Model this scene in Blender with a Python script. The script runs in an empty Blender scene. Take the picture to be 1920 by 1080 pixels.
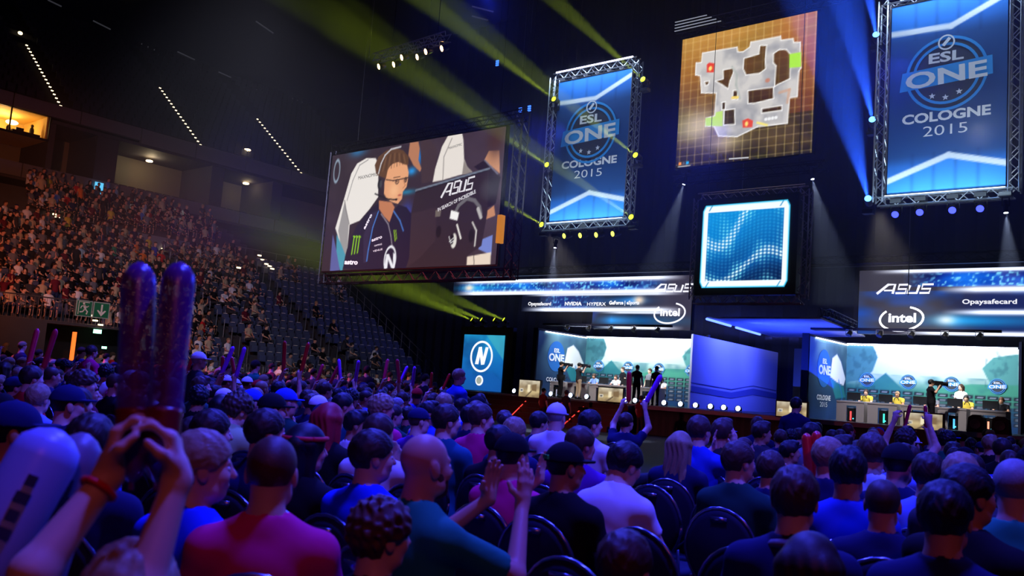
import bpy, math, random
import numpy as np
from mathutils import Vector, Matrix
random.seed(7); rng = np.random.default_rng(7)
SC = bpy.context.scene
COL = SC.collection
PI = math.pi

# ------------------------------------------------------------------ camera
# world: X across the hall (negative = left tribune), Y towards the stage, Z up, metres
CAM_F, CAM_PITCH, CAM_ROLL, CAM_YAW, CAM_Z = 1680.0, 0.109, 0.075, 0.705, 1.60
cam_data = bpy.data.cameras.new('camera'); cam = bpy.data.objects.new('camera', cam_data); COL.objects.link(cam)
cam.matrix_world = (Matrix.Translation((0, 0, CAM_Z)) @ Matrix.Rotation(CAM_YAW, 4, 'Z')
                    @ Matrix.Rotation(PI/2 + CAM_PITCH, 4, 'X') @ Matrix.Rotation(CAM_ROLL, 4, 'Z'))
cam_data.sensor_width = 36.0; cam_data.lens = 36.0*CAM_F/1920.0
cam_data.clip_start = 0.05; cam_data.clip_end = 400
cam_data.dof.use_dof = True; cam_data.dof.focus_distance = 30.0; cam_data.dof.aperture_fstop = 3.8
SC.camera = cam
SC.view_settings.view_transform = 'Standard'; SC.view_settings.look = 'None'
SC.view_settings.exposure = 0.0; SC.view_settings.gamma = 1.0; SC.view_settings.use_curve_mapping = False
SC.cycles.use_denoising = True
SC.cycles.max_bounces = 4; SC.cycles.diffuse_bounces = 2; SC.cycles.glossy_bounces = 2
SC.cycles.transmission_bounces = 2; SC.cycles.volume_bounces = 0; SC.cycles.transparent_max_bounces = 6
SC.cycles.caustics_reflective = False; SC.cycles.caustics_refractive = False
SC.cycles.sample_clamp_indirect = 2.0; SC.cycles.sample_clamp_direct = 0
SC.cycles.volume_step_rate = 4.0

world = bpy.data.worlds.new('world'); SC.world = world; world.use_nodes = True
world.node_tree.nodes['Background'].inputs[0].default_value = (0.03, 0.035, 0.22, 1)
world.node_tree.nodes['Background'].inputs[1].default_value = 0.035

def ray(px, py):
    """Direction of a pixel of the 1920x1080 frame, in world axes, from the camera."""
    dx, dy = px-960, py-540
    x = (dx*math.cos(CAM_ROLL)+dy*math.sin(CAM_ROLL))/CAM_F; y = (dx*math.sin(CAM_ROLL)-dy*math.cos(CAM_ROLL))/CAM_F
    Y = math.cos(CAM_PITCH)-y*math.sin(CAM_PITCH); Z = math.sin(CAM_PITCH)+y*math.cos(CAM_PITCH)
    return Vector((x*math.cos(CAM_YAW)-Y*math.sin(CAM_YAW), x*math.sin(CAM_YAW)+Y*math.cos(CAM_YAW), Z))
def on_y(px, py, y): r = ray(px, py); return Vector((0, 0, CAM_Z))+r*(y/r.y)
def on_x(px, py, x): r = ray(px, py); return Vector((0, 0, CAM_Z))+r*(x/r.x)
def on_z(px, py, z): r = ray(px, py); return Vector((0, 0, CAM_Z))+r*((z-CAM_Z)/r.z)
def at_d(px, py, d): r = ray(px, py); return Vector((0, 0, CAM_Z))+r*(d/math.hypot(r.x, r.y))
def project(p):
    X = p[1]*math.sin(CAM_YAW)+p[0]*math.cos(CAM_YAW); Y = p[1]*math.cos(CAM_YAW)-p[0]*math.sin(CAM_YAW); Z = p[2]-CAM_Z
    fw = Y*math.cos(CAM_PITCH)+Z*math.sin(CAM_PITCH); up = -Y*math.sin(CAM_PITCH)+Z*math.cos(CAM_PITCH)
    if fw < .05: return (-9999, -9999)
    x = X/fw*CAM_F; y = up/fw*CAM_F
    return 960+x*math.cos(CAM_ROLL)+y*math.sin(CAM_ROLL), 540+x*math.sin(CAM_ROLL)-y*math.cos(CAM_ROLL)

# ------------------------------------------------------------------ lamps that light the large areas
def lamp(kind, name, loc, target, power, colour, **kw):
    d = bpy.data.lights.new(name, kind); d.energy = power; d.color = colour
    for k, v in kw.items(): setattr(d, k, v)
    o = bpy.data.objects.new(name, d); COL.objects.link(o); o.location = loc
    o.rotation_euler = (Vector(target)-Vector(loc)).to_track_quat('-Z', 'Y').to_euler()
    return o
BLUE = (0.022, 0.045, 1.0)
# blue wash heads on the rig above the stage front, turned on the floor audience
for (x, y, z, tx, ty, pw) in [(-8.0, 26.0, 11.5, -4, 5, 3600), (-13.5, 26.0, 10.5, -12, 8, 3600), (-20.0, 26.0, 11.5, -20, 10, 4000), (-3, 26, 13, 1, 3, 2600), (-16, 17, 12, -7, 3.5, 1300)]:
    lamp('SPOT', 'blue_wash_light', (x, y, z), (tx, ty, 1.2), pw*1.0, BLUE, spot_size=math.radians(62), spot_blend=.8, shadow_soft_size=.25)
# blue heads hung over the audience, out of the picture above
for (x, y, z, tx, ty, pw) in [(-1.5, 3.5, 9.5, -3.0, 3.0, 5200), (-7, 8, 10, -5.5, 5.5, 6500), (-12, 9.5, 11, -11.5, 9.5, 10500), (-21, 10, 11, -22, 12.5, 9500), (3, 10, 11, 0, 11, 6500)]:
    lamp('SPOT', 'blue_overhead_light', (x, y, z), (tx, ty, 1.2), pw, (.045, .05, 1), spot_size=math.radians(88), spot_blend=.8, shadow_soft_size=.3)
# red-pink wash over the rows by the tribune, then an unseen dim red fill
lamp('SPOT', 'pink_wash_light', (-31, 5, 10), (-25, 17, 1), 9500, (1, .13, .17), spot_size=math.radians(58), spot_blend=.9, shadow_soft_size=.4)
lamp('SPOT', 'dim_red_fill', (6, -4, 9), (-6, 6, 1), 420, (1, .16, .22), spot_size=math.radians(95), spot_blend=.9, shadow_soft_size=.5)
# warm light of the short truss cans, from unseen lamps set off-frame
for ty in (8, 17): lamp('SPOT', 'warm_tribune_light', (-29, 7, 9), (-46, ty+3, 5.5), 3400, (1, .25, .10), spot_size=math.radians(70), spot_blend=.9, shadow_soft_size=.3)
lamp('SPOT', 'pale_tribune_fill', (-18, 8, 12), (-43, 32, 3), 9000, (.60, .60, .85), spot_size=math.radians(60), spot_blend=.9, shadow_soft_size=.4)  # unseen pale fill, added to brighten the empty seats
# unseen front fill, added to brighten the desks of the two booths
for x, tx in ((-24, -25), (-10, -10.5)): lamp('SPOT', 'booth_front_fill', (x, 30.5, 8.5), (tx, 37, 2.0), 3000, (1, .92, .88), spot_size=math.radians(48), spot_blend=.7, shadow_soft_size=.2)
# white working light of the two player booths
for x in (-25.5, -22.5, -11.6, -9.0): lamp('AREA', 'booth_light', (x, 36.2, 4.75), (x, 39.6, 2.6), 300, (.88, .96, 1.0), shape='RECTANGLE', size=2.6, size_y=.25)
# ------------------------------------------------------------------ materials
def lin(c): return tuple((x/12.92 if x <= .04045 else ((x+.055)/1.055)**2.4) for x in [v/255. for v in c])
MATS = {}
def mat(name, rgb=(128, 128, 128), rough=.6, metal=0., emit=0., vary=0., spec=.4, scale=8., transl=0.):
    if name in MATS: return MATS[name]
    m = bpy.data.materials.new(name); m.use_nodes = True; nt = m.node_tree; b = nt.nodes['Principled BSDF']
    c = lin(rgb)+(1,)
    b.inputs['Base Color'].default_value = c; b.inputs['Roughness'].default_value = rough; b.inputs['Metallic'].default_value = metal
    b.inputs['Specular IOR Level'].default_value = spec
    if vary:
        n = nt.nodes.new('ShaderNodeTexNoise'); n.inputs['Scale'].default_value = scale; n.inputs['Detail'].default_value = 3
        tc = nt.nodes.new('ShaderNodeTexCoord'); nt.links.new(tc.outputs['Object'], n.inputs['Vector'])
        r = nt.nodes.new('ShaderNodeMapRange'); r.inputs[3].default_value = 1-vary; r.inputs[4].default_value = 1+vary
        nt.links.new(n.outputs['Fac'], r.inputs[0])
        mx = nt.nodes.new('ShaderNodeVectorMath'); mx.operation = 'SCALE'; mx.inputs[0].default_value = c[:3]
        nt.links.new(r.outputs[0], mx.inputs['Scale']); nt.links.new(mx.outputs[0], b.inputs['Base Color'])
        bp = nt.nodes.new('ShaderNodeBump'); bp.inputs['Strength'].default_value = .15; nt.links.new(n.outputs['Fac'], bp.inputs['Height']); nt.links.new(bp.outputs[0], b.inputs['Normal'])
    if emit:
        b.inputs['Emission Color'].default_value = c; b.inputs['Emission Strength'].default_value = emit
    if transl: b.inputs['Transmission Weight'].default_value = transl
    MATS[name] = m; return m
def hair_bump(m):
    for n in m.node_tree.nodes:
        if n.type == 'BUMP': n.inputs['Strength'].default_value = .6
    return m
def attr_mat(name, emit=0., rough=.7, sample=True):
    if name in MATS: return MATS[name]
    m = bpy.data.materials.new(name); m.use_nodes = True; nt = m.node_tree; b = nt.nodes['Principled BSDF']
    a = nt.nodes.new('ShaderNodeAttribute'); a.attribute_name = 'Col'
    b.inputs['Roughness'].default_value = rough; b.inputs['Specular IOR Level'].default_value = .2
    if emit:
        b.inputs['Base Color'].default_value = (.01, .01, .01, 1)
        nt.links.new(a.outputs['Color'], b.inputs['Emission Color']); b.inputs['Emission Strength'].default_value = emit
        if not sample: m.cycles.emission_sampling = 'NONE'
    else: nt.links.new(a.outputs['Color'], b.inputs['Base Color'])
    MATS[name] = m; return m
LED = attr_mat('led_picture', emit=1.15)
PRINT = attr_mat('printed_cloth')
M_BLACK = mat('black_paint', (14, 14, 17), .55)
M_TRUSS = mat('truss_aluminium', (175, 178, 186), .35, .85)
M_DTRUSS = mat('dark_truss', (60, 60, 70), .45, .7)
M_STEEL = mat('brushed_steel', (150, 150, 155), .4, .9)

def tag(o, label=None, cat=None, group=None, kind=None):
    if label: o['label'] = label
    if cat: o['category'] = cat
    if group: o['group'] = group
    if kind: o['kind'] = kind
    return o
def link(name, me, parent=None, loc=None):
    o = bpy.data.objects.new(name, me); COL.objects.link(o)
    if loc is not None: o.location = loc
    if parent: o.parent = parent
    return o
def thing(name, label, cat, loc=(0, 0, 0), rz=0, group=None):
    o = link(name, None, None, loc); o.rotation_euler = (0, 0, rz); o.empty_display_size = .1
    return tag(o, label, cat, group)
def np_mesh(name, V, F, mats, smooth=False, col=None, midx=None):
    me = bpy.data.meshes.new(name)
    V = np.asarray(V, dtype=np.float32)
    if isinstance(F, np.ndarray) and F.ndim == 2:
        n, k = F.shape
        me.vertices.add(len(V)); me.vertices.foreach_set('co', V.ravel())
        me.loops.add(n*k); me.loops.foreach_set('vertex_index', F.astype(np.int32).ravel())
        me.polygons.add(n); me.polygons.foreach_set('loop_start', (np.arange(n)*k).astype(np.int32))
        me.update(calc_edges=True)
    else:
        me.from_pydata(V.tolist(), [], [tuple(f) for f in F]); me.update()
    for m in (mats if isinstance(mats, (list, tuple)) else [mats]): me.materials.append(m)
    if midx is not None: me.polygons.foreach_set('material_index', np.asarray(midx, dtype=np.int32))
    if smooth: me.polygons.foreach_set('use_smooth', np.ones(len(me.polygons), dtype=bool))
    if col is not None:
        a = me.color_attributes.new('Col', 'FLOAT_COLOR', 'POINT')
        c = np.ones((len(V), 4), dtype=np.float32); c[:, :3] = col; a.data.foreach_set('color', c.ravel())
    me.validate(); return me

class MB:
    """Collects boxes, bars, tubes and lathes; build() links them as ONE mesh object."""
    def __init__(s): s.v = []; s.f = []; s.m = []; s.cur = 0; s.c = []; s.col = None
    def add(s, V, F):
        b = len(s.v); s.v.extend([tuple(p) for p in V]); s.f.extend([tuple(i+b for i in f) for f in F]); s.m.extend([s.cur]*len(F))
        if s.col is not None: s.c.extend([s.col]*len(V))
        return s
    def box(s, x0, x1, y0, y1, z0, z1):
        V = [(x, y, z) for x in (x0, x1) for y in (y0, y1) for z in (z0, z1)]
        return s.add(V, [(0, 1, 3, 2), (4, 6, 7, 5), (0, 4, 5, 1), (2, 3, 7, 6), (0, 2, 6, 4), (1, 5, 7, 3)])
    def bar(s, p, q, r, n=4, r2=None):
        p = Vector(p); q = Vector(q); d = (q-p)
        if d.length < 1e-6: return s
        d.normalize(); a = d.orthogonal().normalized(); b = d.cross(a); r2 = r if r2 is None else r2
        V = []
        for c, rr in ((p, r), (q, r2)):
            for k in range(n):
                t = 2*PI*(k+.5)/n; V.append(c+(a*math.cos(t)+b*math.sin(t))*rr)
        F = [(k, (k+1) % n, n+(k+1) % n, n+k) for k in range(n)]+[tuple(range(n-1, -1, -1)), tuple(range(n, 2*n))]
        return s.add(V, F)
    def tube(s, pts, r, n=6):
        P = [Vector(p) for p in pts]; V = []; up = None
        rr = r if isinstance(r, (list, tuple)) else [r]*len(P)
        for i, p in enumerate(P):
            d = (P[min(i+1, len(P)-1)]-P[max(i-1, 0)]).normalized()
            a = (up-d*up.dot(d)).normalized() if up else d.orthogonal().normalized(); up = a; b = d.cross(a)
            for k in range(n): t = 2*PI*k/n; V.append(p+(a*math.cos(t)+b*math.sin(t))*rr[i])
        F = [(i*n+k, i*n+(k+1) % n, (i+1)*n+(k+1) % n, (i+1)*n+k) for i in range(len(P)-1) for k in range(n)]
        F += [tuple(range(n-1, -1, -1)), tuple(range((len(P)-1)*n, len(P)*n))]
        return s.add(V, F)
    def lathe(s, prof, c=(0, 0, 0), axis=(0, 0, 1), n=16):
        ax = Vector(axis).normalized(); a = ax.orthogonal().normalized(); b = ax.cross(a); c = Vector(c); V = []
        for (r, h) in prof:
            for k in range(n): t = 2*PI*k/n; V.append(c+ax*h+(a*math.cos(t)+b*math.sin(t))*max(r, 1e-4))
        m = len(prof)
        F = [(i*n+k, i*n+(k+1) % n, (i+1)*n+(k+1) % n, (i+1)*n+k) for i in range(m-1) for k in range(n)]
        F += [tuple(range(n-1, -1, -1)), tuple(range((m-1)*n, m*n))]
        return s.add(V, F)
    def ell(s, c, r, nu=12, nv=8):
        V = []; 
        for j in range(nv+1):
            ph = PI*j/nv
            for i in range(nu): th = 2*PI*i/nu; V.append((c[0]+r[0]*math.sin(ph)*math.cos(th), c[1]+r[1]*math.sin(ph)*math.sin(th), c[2]+r[2]*math.cos(ph)))
        F = [(j*nu+i, (j+1)*nu+i, (j+1)*nu+(i+1) % nu, j*nu+(i+1) % nu) for j in range(nv) for i in range(nu)]
        return s.add(V, F)
    def prism(s, pts, y0, y1):
        """pts are (x,z) pairs of one outline; extruded from y0 to y1."""
        n = len(pts); V = [(x, y0, z) for x, z in pts]+[(x, y1, z) for x, z in pts]
        return s.add(V, [tuple(range(n)), tuple(range(2*n-1, n-1, -1))]+[(i, (i+1) % n+0, n+(i+1) % n, n+i)[::-1] for i in range(n)])
    def stroke(s, pts, w, y, t=.01, closed=False):
        """a flat line of width w through (x,z) points, lying at depth y."""
        P = [Vector((p[0], p[1])) for p in pts]; n = len(P); L = []; R = []
        for i in range(n):
            if closed: d = (P[(i+1) % n]-P[i-1]).normalized()
            else: d = (P[min(i+1, n-1)]-P[max(i-1, 0)]).normalized()
            o = Vector((-d.y, d.x))*w/2; L.append(P[i]+o); R.append(P[i]-o)
        V = [(p.x, y, p.y) for p in L+R]+[(p.x, y+t, p.y) for p in L+R]; m = n if closed else n-1
        F = []
        for i in range(m):
            j = (i+1) % n
            F += [(i, n+i, n+j, j), (2*n+i, 2*n+j, 3*n+j, 3*n+i), (i, j, 2*n+j, 2*n+i), (n+i, 3*n+i, 3*n+j, n+j)]
        return s.add(V, F)
    def disc(s, x, z, rx, rz, y, t=.01, n=28, rot=0):
        return s.prism([(x+rx*math.cos(2*PI*k/n)*math.cos(rot)-rz*math.sin(2*PI*k/n)*math.sin(rot), z+rx*math.cos(2*PI*k/n)*math.sin(rot)+rz*math.sin(2*PI*k/n)*math.cos(rot)) for k in range(n)], y, y+t)
    def text(s, txt, x, z, h, y, w=None, shear=0., bold=0., align='C', t=.01, rot=0.):
        """lettering: h = cap height, w = wanted total width, x = centre (or left edge)."""
        V, F = glyphs(txt, bold)
        V = V.copy(); x0, x1 = V[:, 0].min(), V[:, 0].max(); hz = max(V[:, 1].max(), .01)
        V[:, 1] *= h/CAP; V[:, 0] = (V[:, 0]-x0)*((w/(x1-x0)) if w else h/CAP)
        W = V[:, 0].max(); V[:, 0] += V[:, 1]*shear
        if align == 'C': V[:, 0] -= W/2
        if rot: V = np.stack([V[:, 0]*math.cos(rot)-V[:, 1]*math.sin(rot), V[:, 0]*math.sin(rot)+V[:, 1]*math.cos(rot)], 1)
        return s.add([(x+a, y, z+b) for a, b in V], [tuple(f) for f in F])
    def build(s, name, mats, parent=None, smooth=False, origin=(0, 0, 0), loc=None):
        V = np.array(s.v)-np.array(origin) if len(s.v) else np.zeros((0, 3))
        me = np_mesh(name, V, s.f, mats, smooth, np.array(s.c) if s.col is not None else None, s.m if isinstance(mats, (list, tuple)) and len(mats) > 1 else None)
        return link(name, me, parent, loc)
_GL = {}; CAP = .7
def glyphs(txt, bold=0.):
    k = (txt, bold)
    if k not in _GL:
        c = bpy.data.curves.new('lettering', 'FONT'); c.body = txt; c.offset = bold; c.resolution_u = 3; c.fill_mode = 'FRONT'
        o = bpy.data.objects.new('lettering', c); COL.objects.link(o)
        me = bpy.data.meshes.new_from_object(o)
        V = np.array([v.co[:2] for v in me.vertices]).reshape(-1, 2); F = [list(p.vertices) for p in me.polygons]
        _GL[k] = (V, F); bpy.data.objects.remove(o); bpy.data.curves.remove(c); bpy.data.meshes.remove(me)
    return _GL[k]
def lettering(name, parent, rgb, fn, origin, emit=1.2, rough=.6):
    """a part made of flat lettering; fn(mb) draws it."""
    mb = MB(); fn(mb)
    m = mat(('lit_' if emit else 'print_')+'%02x%02x%02x' % tuple(rgb), rgb, rough, emit=emit)
    if emit: m.cycles.emission_sampling = 'NONE'
    return mb.build(name, m, parent, origin=origin)
def truss(mb, p, q, w=.3, step=.35, r=.025, rd=.012, up=(0, 0, 1)):
    """a square lattice truss between two points."""
    p = Vector(p); q = Vector(q); d = (q-p); L = d.length; d.normalize()
    a = Vector(up); a = (a-d*a.dot(d)); a = a.normalized() if a.length > .1 else d.orthogonal().normalized(); b = d.cross(a)
    cs = [(a*s1+b*s2)*w/2 for s1, s2 in ((1, 1), (1, -1), (-1, -1), (-1, 1))]
    for c in cs: mb.bar(p+c, q+c, r, 4)
    n = max(2, int(L/step))
    for k in range(4):
        c0, c1 = cs[k], cs[(k+1) % 4]
        for i in range(n):
            A, B = (c0, c1) if i % 2 == 0 else (c1, c0)
            mb.bar(p+d*(L*i/n)+A, p+d*(L*(i+1)/n)+B, rd, 3)
    return mb
def copy_tree(o, parent=None):
    c = o.copy(); COL.objects.link(c); c.parent = parent
    for ch in list(o.children): copy_tree(ch, c)
    return c

# ------------------------------------------------------------------ painted panels (pictures shown by screens, printed cloths)
class Cv:
    """a panel in the plane y=const, painted point by point; coordinates are world (x,z)."""
    def __init__(s, x0, x1, z0, z1, step):
        s.b = (x0, x1, z0, z1); s.nx = int((x1-x0)/step)+1; s.nz = int((z1-z0)/step)+1; s.st = step
        s.X, s.Z = np.meshgrid(np.linspace(x0, x1, s.nx), np.linspace(z0, z1, s.nz)); s.C = np.zeros((s.nz, s.nx, 3))
        s.u = (s.X-x0)/(x1-x0); s.w = (s.Z-z0)/(z1-z0)
    def mix(s, a, c): a = np.clip(a, 0, 1)[..., None]; s.C = s.C*(1-a)+np.asarray(c, float)/255.*a; return s
    def add(s, a, c): s.C = s.C+np.clip(a, 0, 9)[..., None]*np.asarray(c, float)/255.; return s
    def grad(s, stops, t=None):
        t = s.w if t is None else t; xs = [q[0] for q in stops]
        for k in range(3): s.C[..., k] = np.interp(t, xs, [q[1][k]/255. for q in stops])
        return s
    def poly(s, pts, c, a=1., aa=None):
        aa = aa or s.st; P = np.array(pts, float)
        ix = (s.X[0] > P[:, 0].min()-3*aa) & (s.X[0] < P[:, 0].max()+3*aa); iz = (s.Z[:, 0] > P[:, 1].min()-3*aa) & (s.Z[:, 0] < P[:, 1].max()+3*aa)
        if not ix.any() or not iz.any(): return s
        i0, i1 = np.where(ix)[0][[0, -1]]; k0, k1 = np.where(iz)[0][[0, -1]]; sl = np.s_[k0:k1+1, i0:i1+1]
        X, Z = s.X[sl], s.Z[sl]; ins = np.zeros(X.shape, bool); D = np.full(X.shape, 1e9)
        for i in range(len(P)):
            (ax, az), (bx, bz) = P[i], P[(i+1) % len(P)]
            cond = ((az > Z) != (bz > Z)) & (X < (bx-ax)*(Z-az)/((bz-az) if bz != az else 1e-9)+ax); ins ^= cond
            l = max((bx-ax)**2+(bz-az)**2, 1e-12); t = np.clip(((X-ax)*(bx-ax)+(Z-az)*(bz-az))/l, 0, 1)
            D = np.minimum(D, np.hypot(X-ax-t*(bx-ax), Z-az-t*(bz-az)))
        al = np.clip(.5+np.where(ins, D, -D)/aa, 0, 1)*a
        s.C[sl] = s.C[sl]*(1-al[..., None])+np.asarray(c, float)/255.*al[..., None]; return s
    def line(s, pts, w, c, a=1.):
        for (ax, az), (bx, bz) in zip(pts[:-1], pts[1:]):
            l = max((bx-ax)**2+(bz-az)**2, 1e-12); t = np.clip(((s.X-ax)*(bx-ax)+(s.Z-az)*(bz-az))/l, 0, 1)
            d = np.hypot(s.X-ax-t*(bx-ax), s.Z-az-t*(bz-az)); s.mix(np.clip(.5+(w/2-d)/s.st, 0, 1)*a, c)
        return s
    def ell(s, x, z, rx, rz, c, a=1., soft=None, ring=None, rot=0.):
        dx, dz = s.X-x, s.Z-z; cx = dx*math.cos(rot)+dz*math.sin(rot); cz = -dx*math.sin(rot)+dz*math.cos(rot)
        q = np.hypot(cx/rx, cz/rz)
        if soft: al = np.exp(-q*q*soft)
        elif ring: al = np.clip(.5+(ring/2-abs(q-1)*min(rx, rz))/s.st, 0, 1)
        else: al = np.clip(.5+(1-q)*min(rx, rz)/s.st, 0, 1)
        return s.mix(al*a, c)
    def noise(s, sx, sz, seed=0, oct=3):
        r = np.random.default_rng(seed); out = np.zeros(s.X.shape); amp = 1.; tot = 0
        for o in range(oct):
            nx = int((s.b[1]-s.b[0])/sx)+3; nz = int((s.b[3]-s.b[2])/sz)+3; g = r.random((nz, nx))
            fx = (s.X-s.b[0])/sx; fz = (s.Z-s.b[2])/sz; i = np.clip(fx.astype(int), 0, nx-2); k = np.clip(fz.astype(int), 0, nz-2)
            a = fx-i; b = fz-k; a = a*a*(3-2*a); b = b*b*(3-2*b)
            out += amp*((g[k, i]*(1-a)+g[k, i+1]*a)*(1-b)+(g[k+1, i]*(1-a)+g[k+1, i+1]*a)*b); tot += amp; amp *= .5; sx /= 2; sz /= 2
        return out/tot
    def build(s, name, y, m, parent=None, origin=(0, 0, 0), keep=None):
        C = np.clip(s.C, 0, 1.6); L = np.where(C <= .04045, C/12.92, ((C+.055)/1.055)**2.4)
        V = np.stack([s.X, np.full(s.X.shape, y), s.Z], -1).reshape(-1, 3)-np.array(origin)
        i = (np.arange(s.nz-1)[:, None]*s.nx+np.arange(s.nx-1)[None, :]).ravel()
        F = np.stack([i, i+1, i+1+s.nx, i+s.nx], 1)
        return link(name, np_mesh(name, V, F, m, False, L.reshape(-1, 3)), parent)
# ------------------------------------------------------------------ figures: one smooth skin grown over joints
class Field:
    def __init__(s, xs, ys, zs):
        s.g = (np.asarray(xs), np.asarray(ys), np.asarray(zs)); s.F = np.full((len(xs), len(ys), len(zs)), .5, dtype=np.float32)
    def sub(s, lo, hi):
        sl = []
        for g, a, b in zip(s.g, lo, hi):
            i0, i1 = np.searchsorted(g, a), np.searchsorted(g, b)
            if i1-i0 < 1: return None
            sl.append(slice(i0, i1))
        return tuple(sl)
    def put(s, sl, d, k, op='u'):
        A = s.F[sl]
        if op == 'u':
            if k > 0: h = np.maximum(k-np.abs(A-d), 0)/k; s.F[sl] = np.minimum(A, d)-h*h*k*.25
            else: s.F[sl] = np.minimum(A, d)
        else:
            d = -d
            if k > 0: h = np.maximum(k-np.abs(A-d), 0)/k; s.F[sl] = np.maximum(A, d)+h*h*k*.25
            else: s.F[sl] = np.maximum(A, d)
    def cone(s, a, b, ra, rb=None, k=.03, op='u', cap=False, flat=1.):
        rb = ra if rb is None else rb; a = np.array(a, float); b = np.array(b, float); m = max(ra, rb)+k+.04
        sl = s.sub(np.minimum(a, b)-m, np.maximum(a, b)+m)
        if sl is None: return s
        X, Y, Z = np.meshgrid(*[g[q] for g, q in zip(s.g, sl)], indexing='ij', sparse=True)
        ab = b-a; L = max(ab@ab, 1e-9); t0 = ((X-a[0])*ab[0]+(Y-a[1])*ab[1]+(Z-a[2])*ab[2])/L; t = np.clip(t0, 0, 1)
        d = np.sqrt((X-a[0]-t*ab[0])**2+((Y-a[1]-t*ab[1])/flat)**2+(Z-a[2]-t*ab[2])**2)-(ra+(rb-ra)*t)
        if cap: d = np.maximum(d, (t0-1)*math.sqrt(L))
        s.put(sl, d, k, op); return s
    def ell(s, c, r, k=.03, R=None, op='u'):
        c = np.array(c, float); r = np.array(r, float); m = max(r)+k+.04; sl = s.sub(c-m, c+m)
        if sl is None: return s
        X, Y, Z = np.meshgrid(*[g[q] for g, q in zip(s.g, sl)], indexing='ij', sparse=True)
        X = X-c[0]; Y = Y-c[1]; Z = Z-c[2]
        if R is not None: X, Y, Z = [R[0, i]*X+R[1, i]*Y+R[2, i]*Z for i in range(3)]
        k0 = np.sqrt((X/r[0])**2+(Y/r[1])**2+(Z/r[2])**2); k1 = np.sqrt((X/r[0]**2)**2+(Y/r[1]**2)**2+(Z/r[2]**2)**2)
        s.put(sl, k0*(k0-1)/np.maximum(k1, 1e-6), k, op); return s
    def grid(s): return np.meshgrid(*s.g, indexing='ij', sparse=True)
    def mesh(s):
        F = s.F; xs, ys, zs = s.g
        F = np.pad(F, 1, constant_values=.5); gx = [np.concatenate([[g[0]-.01], g, [g[-1]+.01]]) for g in (xs, ys, zs)]
        S = F < 0; nx, ny, nz = F.shape
        c = [S[i:nx-1+i, j:ny-1+j, k:nz-1+k] for i in (0, 1) for j in (0, 1) for k in (0, 1)]
        sm = sum(q.astype(np.int8) for q in c); act = (sm > 0) & (sm < 8)
        I, J, K = np.nonzero(act); n = len(I); idx = np.full(act.shape, -1, dtype=np.int64); idx[I, J, K] = np.arange(n)
        P = np.zeros((n, 3)); W = np.zeros(n)
        for ax in range(3):
            for o1 in (0, 1):
                for o2 in (0, 1):
                    o = [0, 0, 0]; o[(ax+1) % 3] = o1; o[(ax+2) % 3] = o2; e = list(o); e[ax] = 1
                    A = F[I+o[0], J+o[1], K+o[2]]; B = F[I+e[0], J+e[1], K+e[2]]; cr = (A < 0) != (B < 0)
                    t = np.where(cr, A/np.where(cr, A-B, 1), 0)
                    ids = [I, J, K]
                    for q in range(3):
                        g = gx[q]; a = g[ids[q]+o[q]]; b = g[ids[q]+e[q]]; P[:, q] += np.where(cr, a+(b-a)*t, 0)
                    W += cr
        P /= np.maximum(W, 1)[:, None]; Q = []
        for ax in range(3):
            b1, b2 = (ax+1) % 3, (ax+2) % 3
            s0 = [slice(1, -1)]*3; s0[ax] = slice(0, -1); s1 = [slice(1, -1)]*3; s1[ax] = slice(1, None)
            A, B = S[tuple(s0)], S[tuple(s1)]; E = np.nonzero(A != B); inn = A[E]; p = [E[0]+(0 if ax == 0 else 1), E[1]+(0 if ax == 1 else 1), E[2]+(0 if ax == 2 else 1)]
            def at(d1, d2):
                q = [p[0].copy(), p[1].copy(), p[2].copy()]; q[b1] += d1; q[b2] += d2; return idx[q[0], q[1], q[2]]
            q4 = np.stack([at(-1, -1), at(0, -1), at(0, 0), at(-1, 0)], 1)
            Q.append(np.where(inn[:, None], q4, q4[:, ::-1]))
        return P, np.concatenate(Q)

def rotm(yaw=0, pitch=0, roll=0):
    return np.array((Matrix.Rotation(yaw, 3, 'Z') @ Matrix.Rotation(pitch, 3, 'X') @ Matrix.Rotation(roll, 3, 'Y')))
def head_prims(f, c, R, big=False):
    c = np.array(c); T = lambda p: c+R@np.array(p)
    f.ell(T((0, -.014, .026)), (.076, .094, .090), .02, R)
    f.ell(T((0, .024, -.035)), (.060, .062, .080), .03, R)
    f.ell(T((0, .054, -.088)), (.030, .028, .024), .03, R)
    f.cone(T((-.035, .030, -.075)), T((.035, .030, -.075)), .030, .030, .03)
    f.cone(T((0, .086, .008)), T((0, .104, -.026)), .009, .013, .014)
    f.cone(T((-.030, .074, .020)), T((.030, .074, .020)), .011, None, .016)
    f.cone(T((-.016, .082, -.058)), T((.016, .082, -.058)), .009, None, .012)
    for sx in (-1, 1):
        f.ell(T((sx*.032, .094, -.002)), (.017, .014, .012), .012, R, 'd')
        f.ell(T((sx*.036, .062, -.028)), (.022, .024, .024), .025, R)
        f.ell(T((sx*.079, -.006, -.012)), (.009, .020, .034), .010, R@rotm(0, .2, 0))
    f.cone(T((0, -.022, -.06)), T((0, -.03, -.12)), .051, .050, .03)
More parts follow.
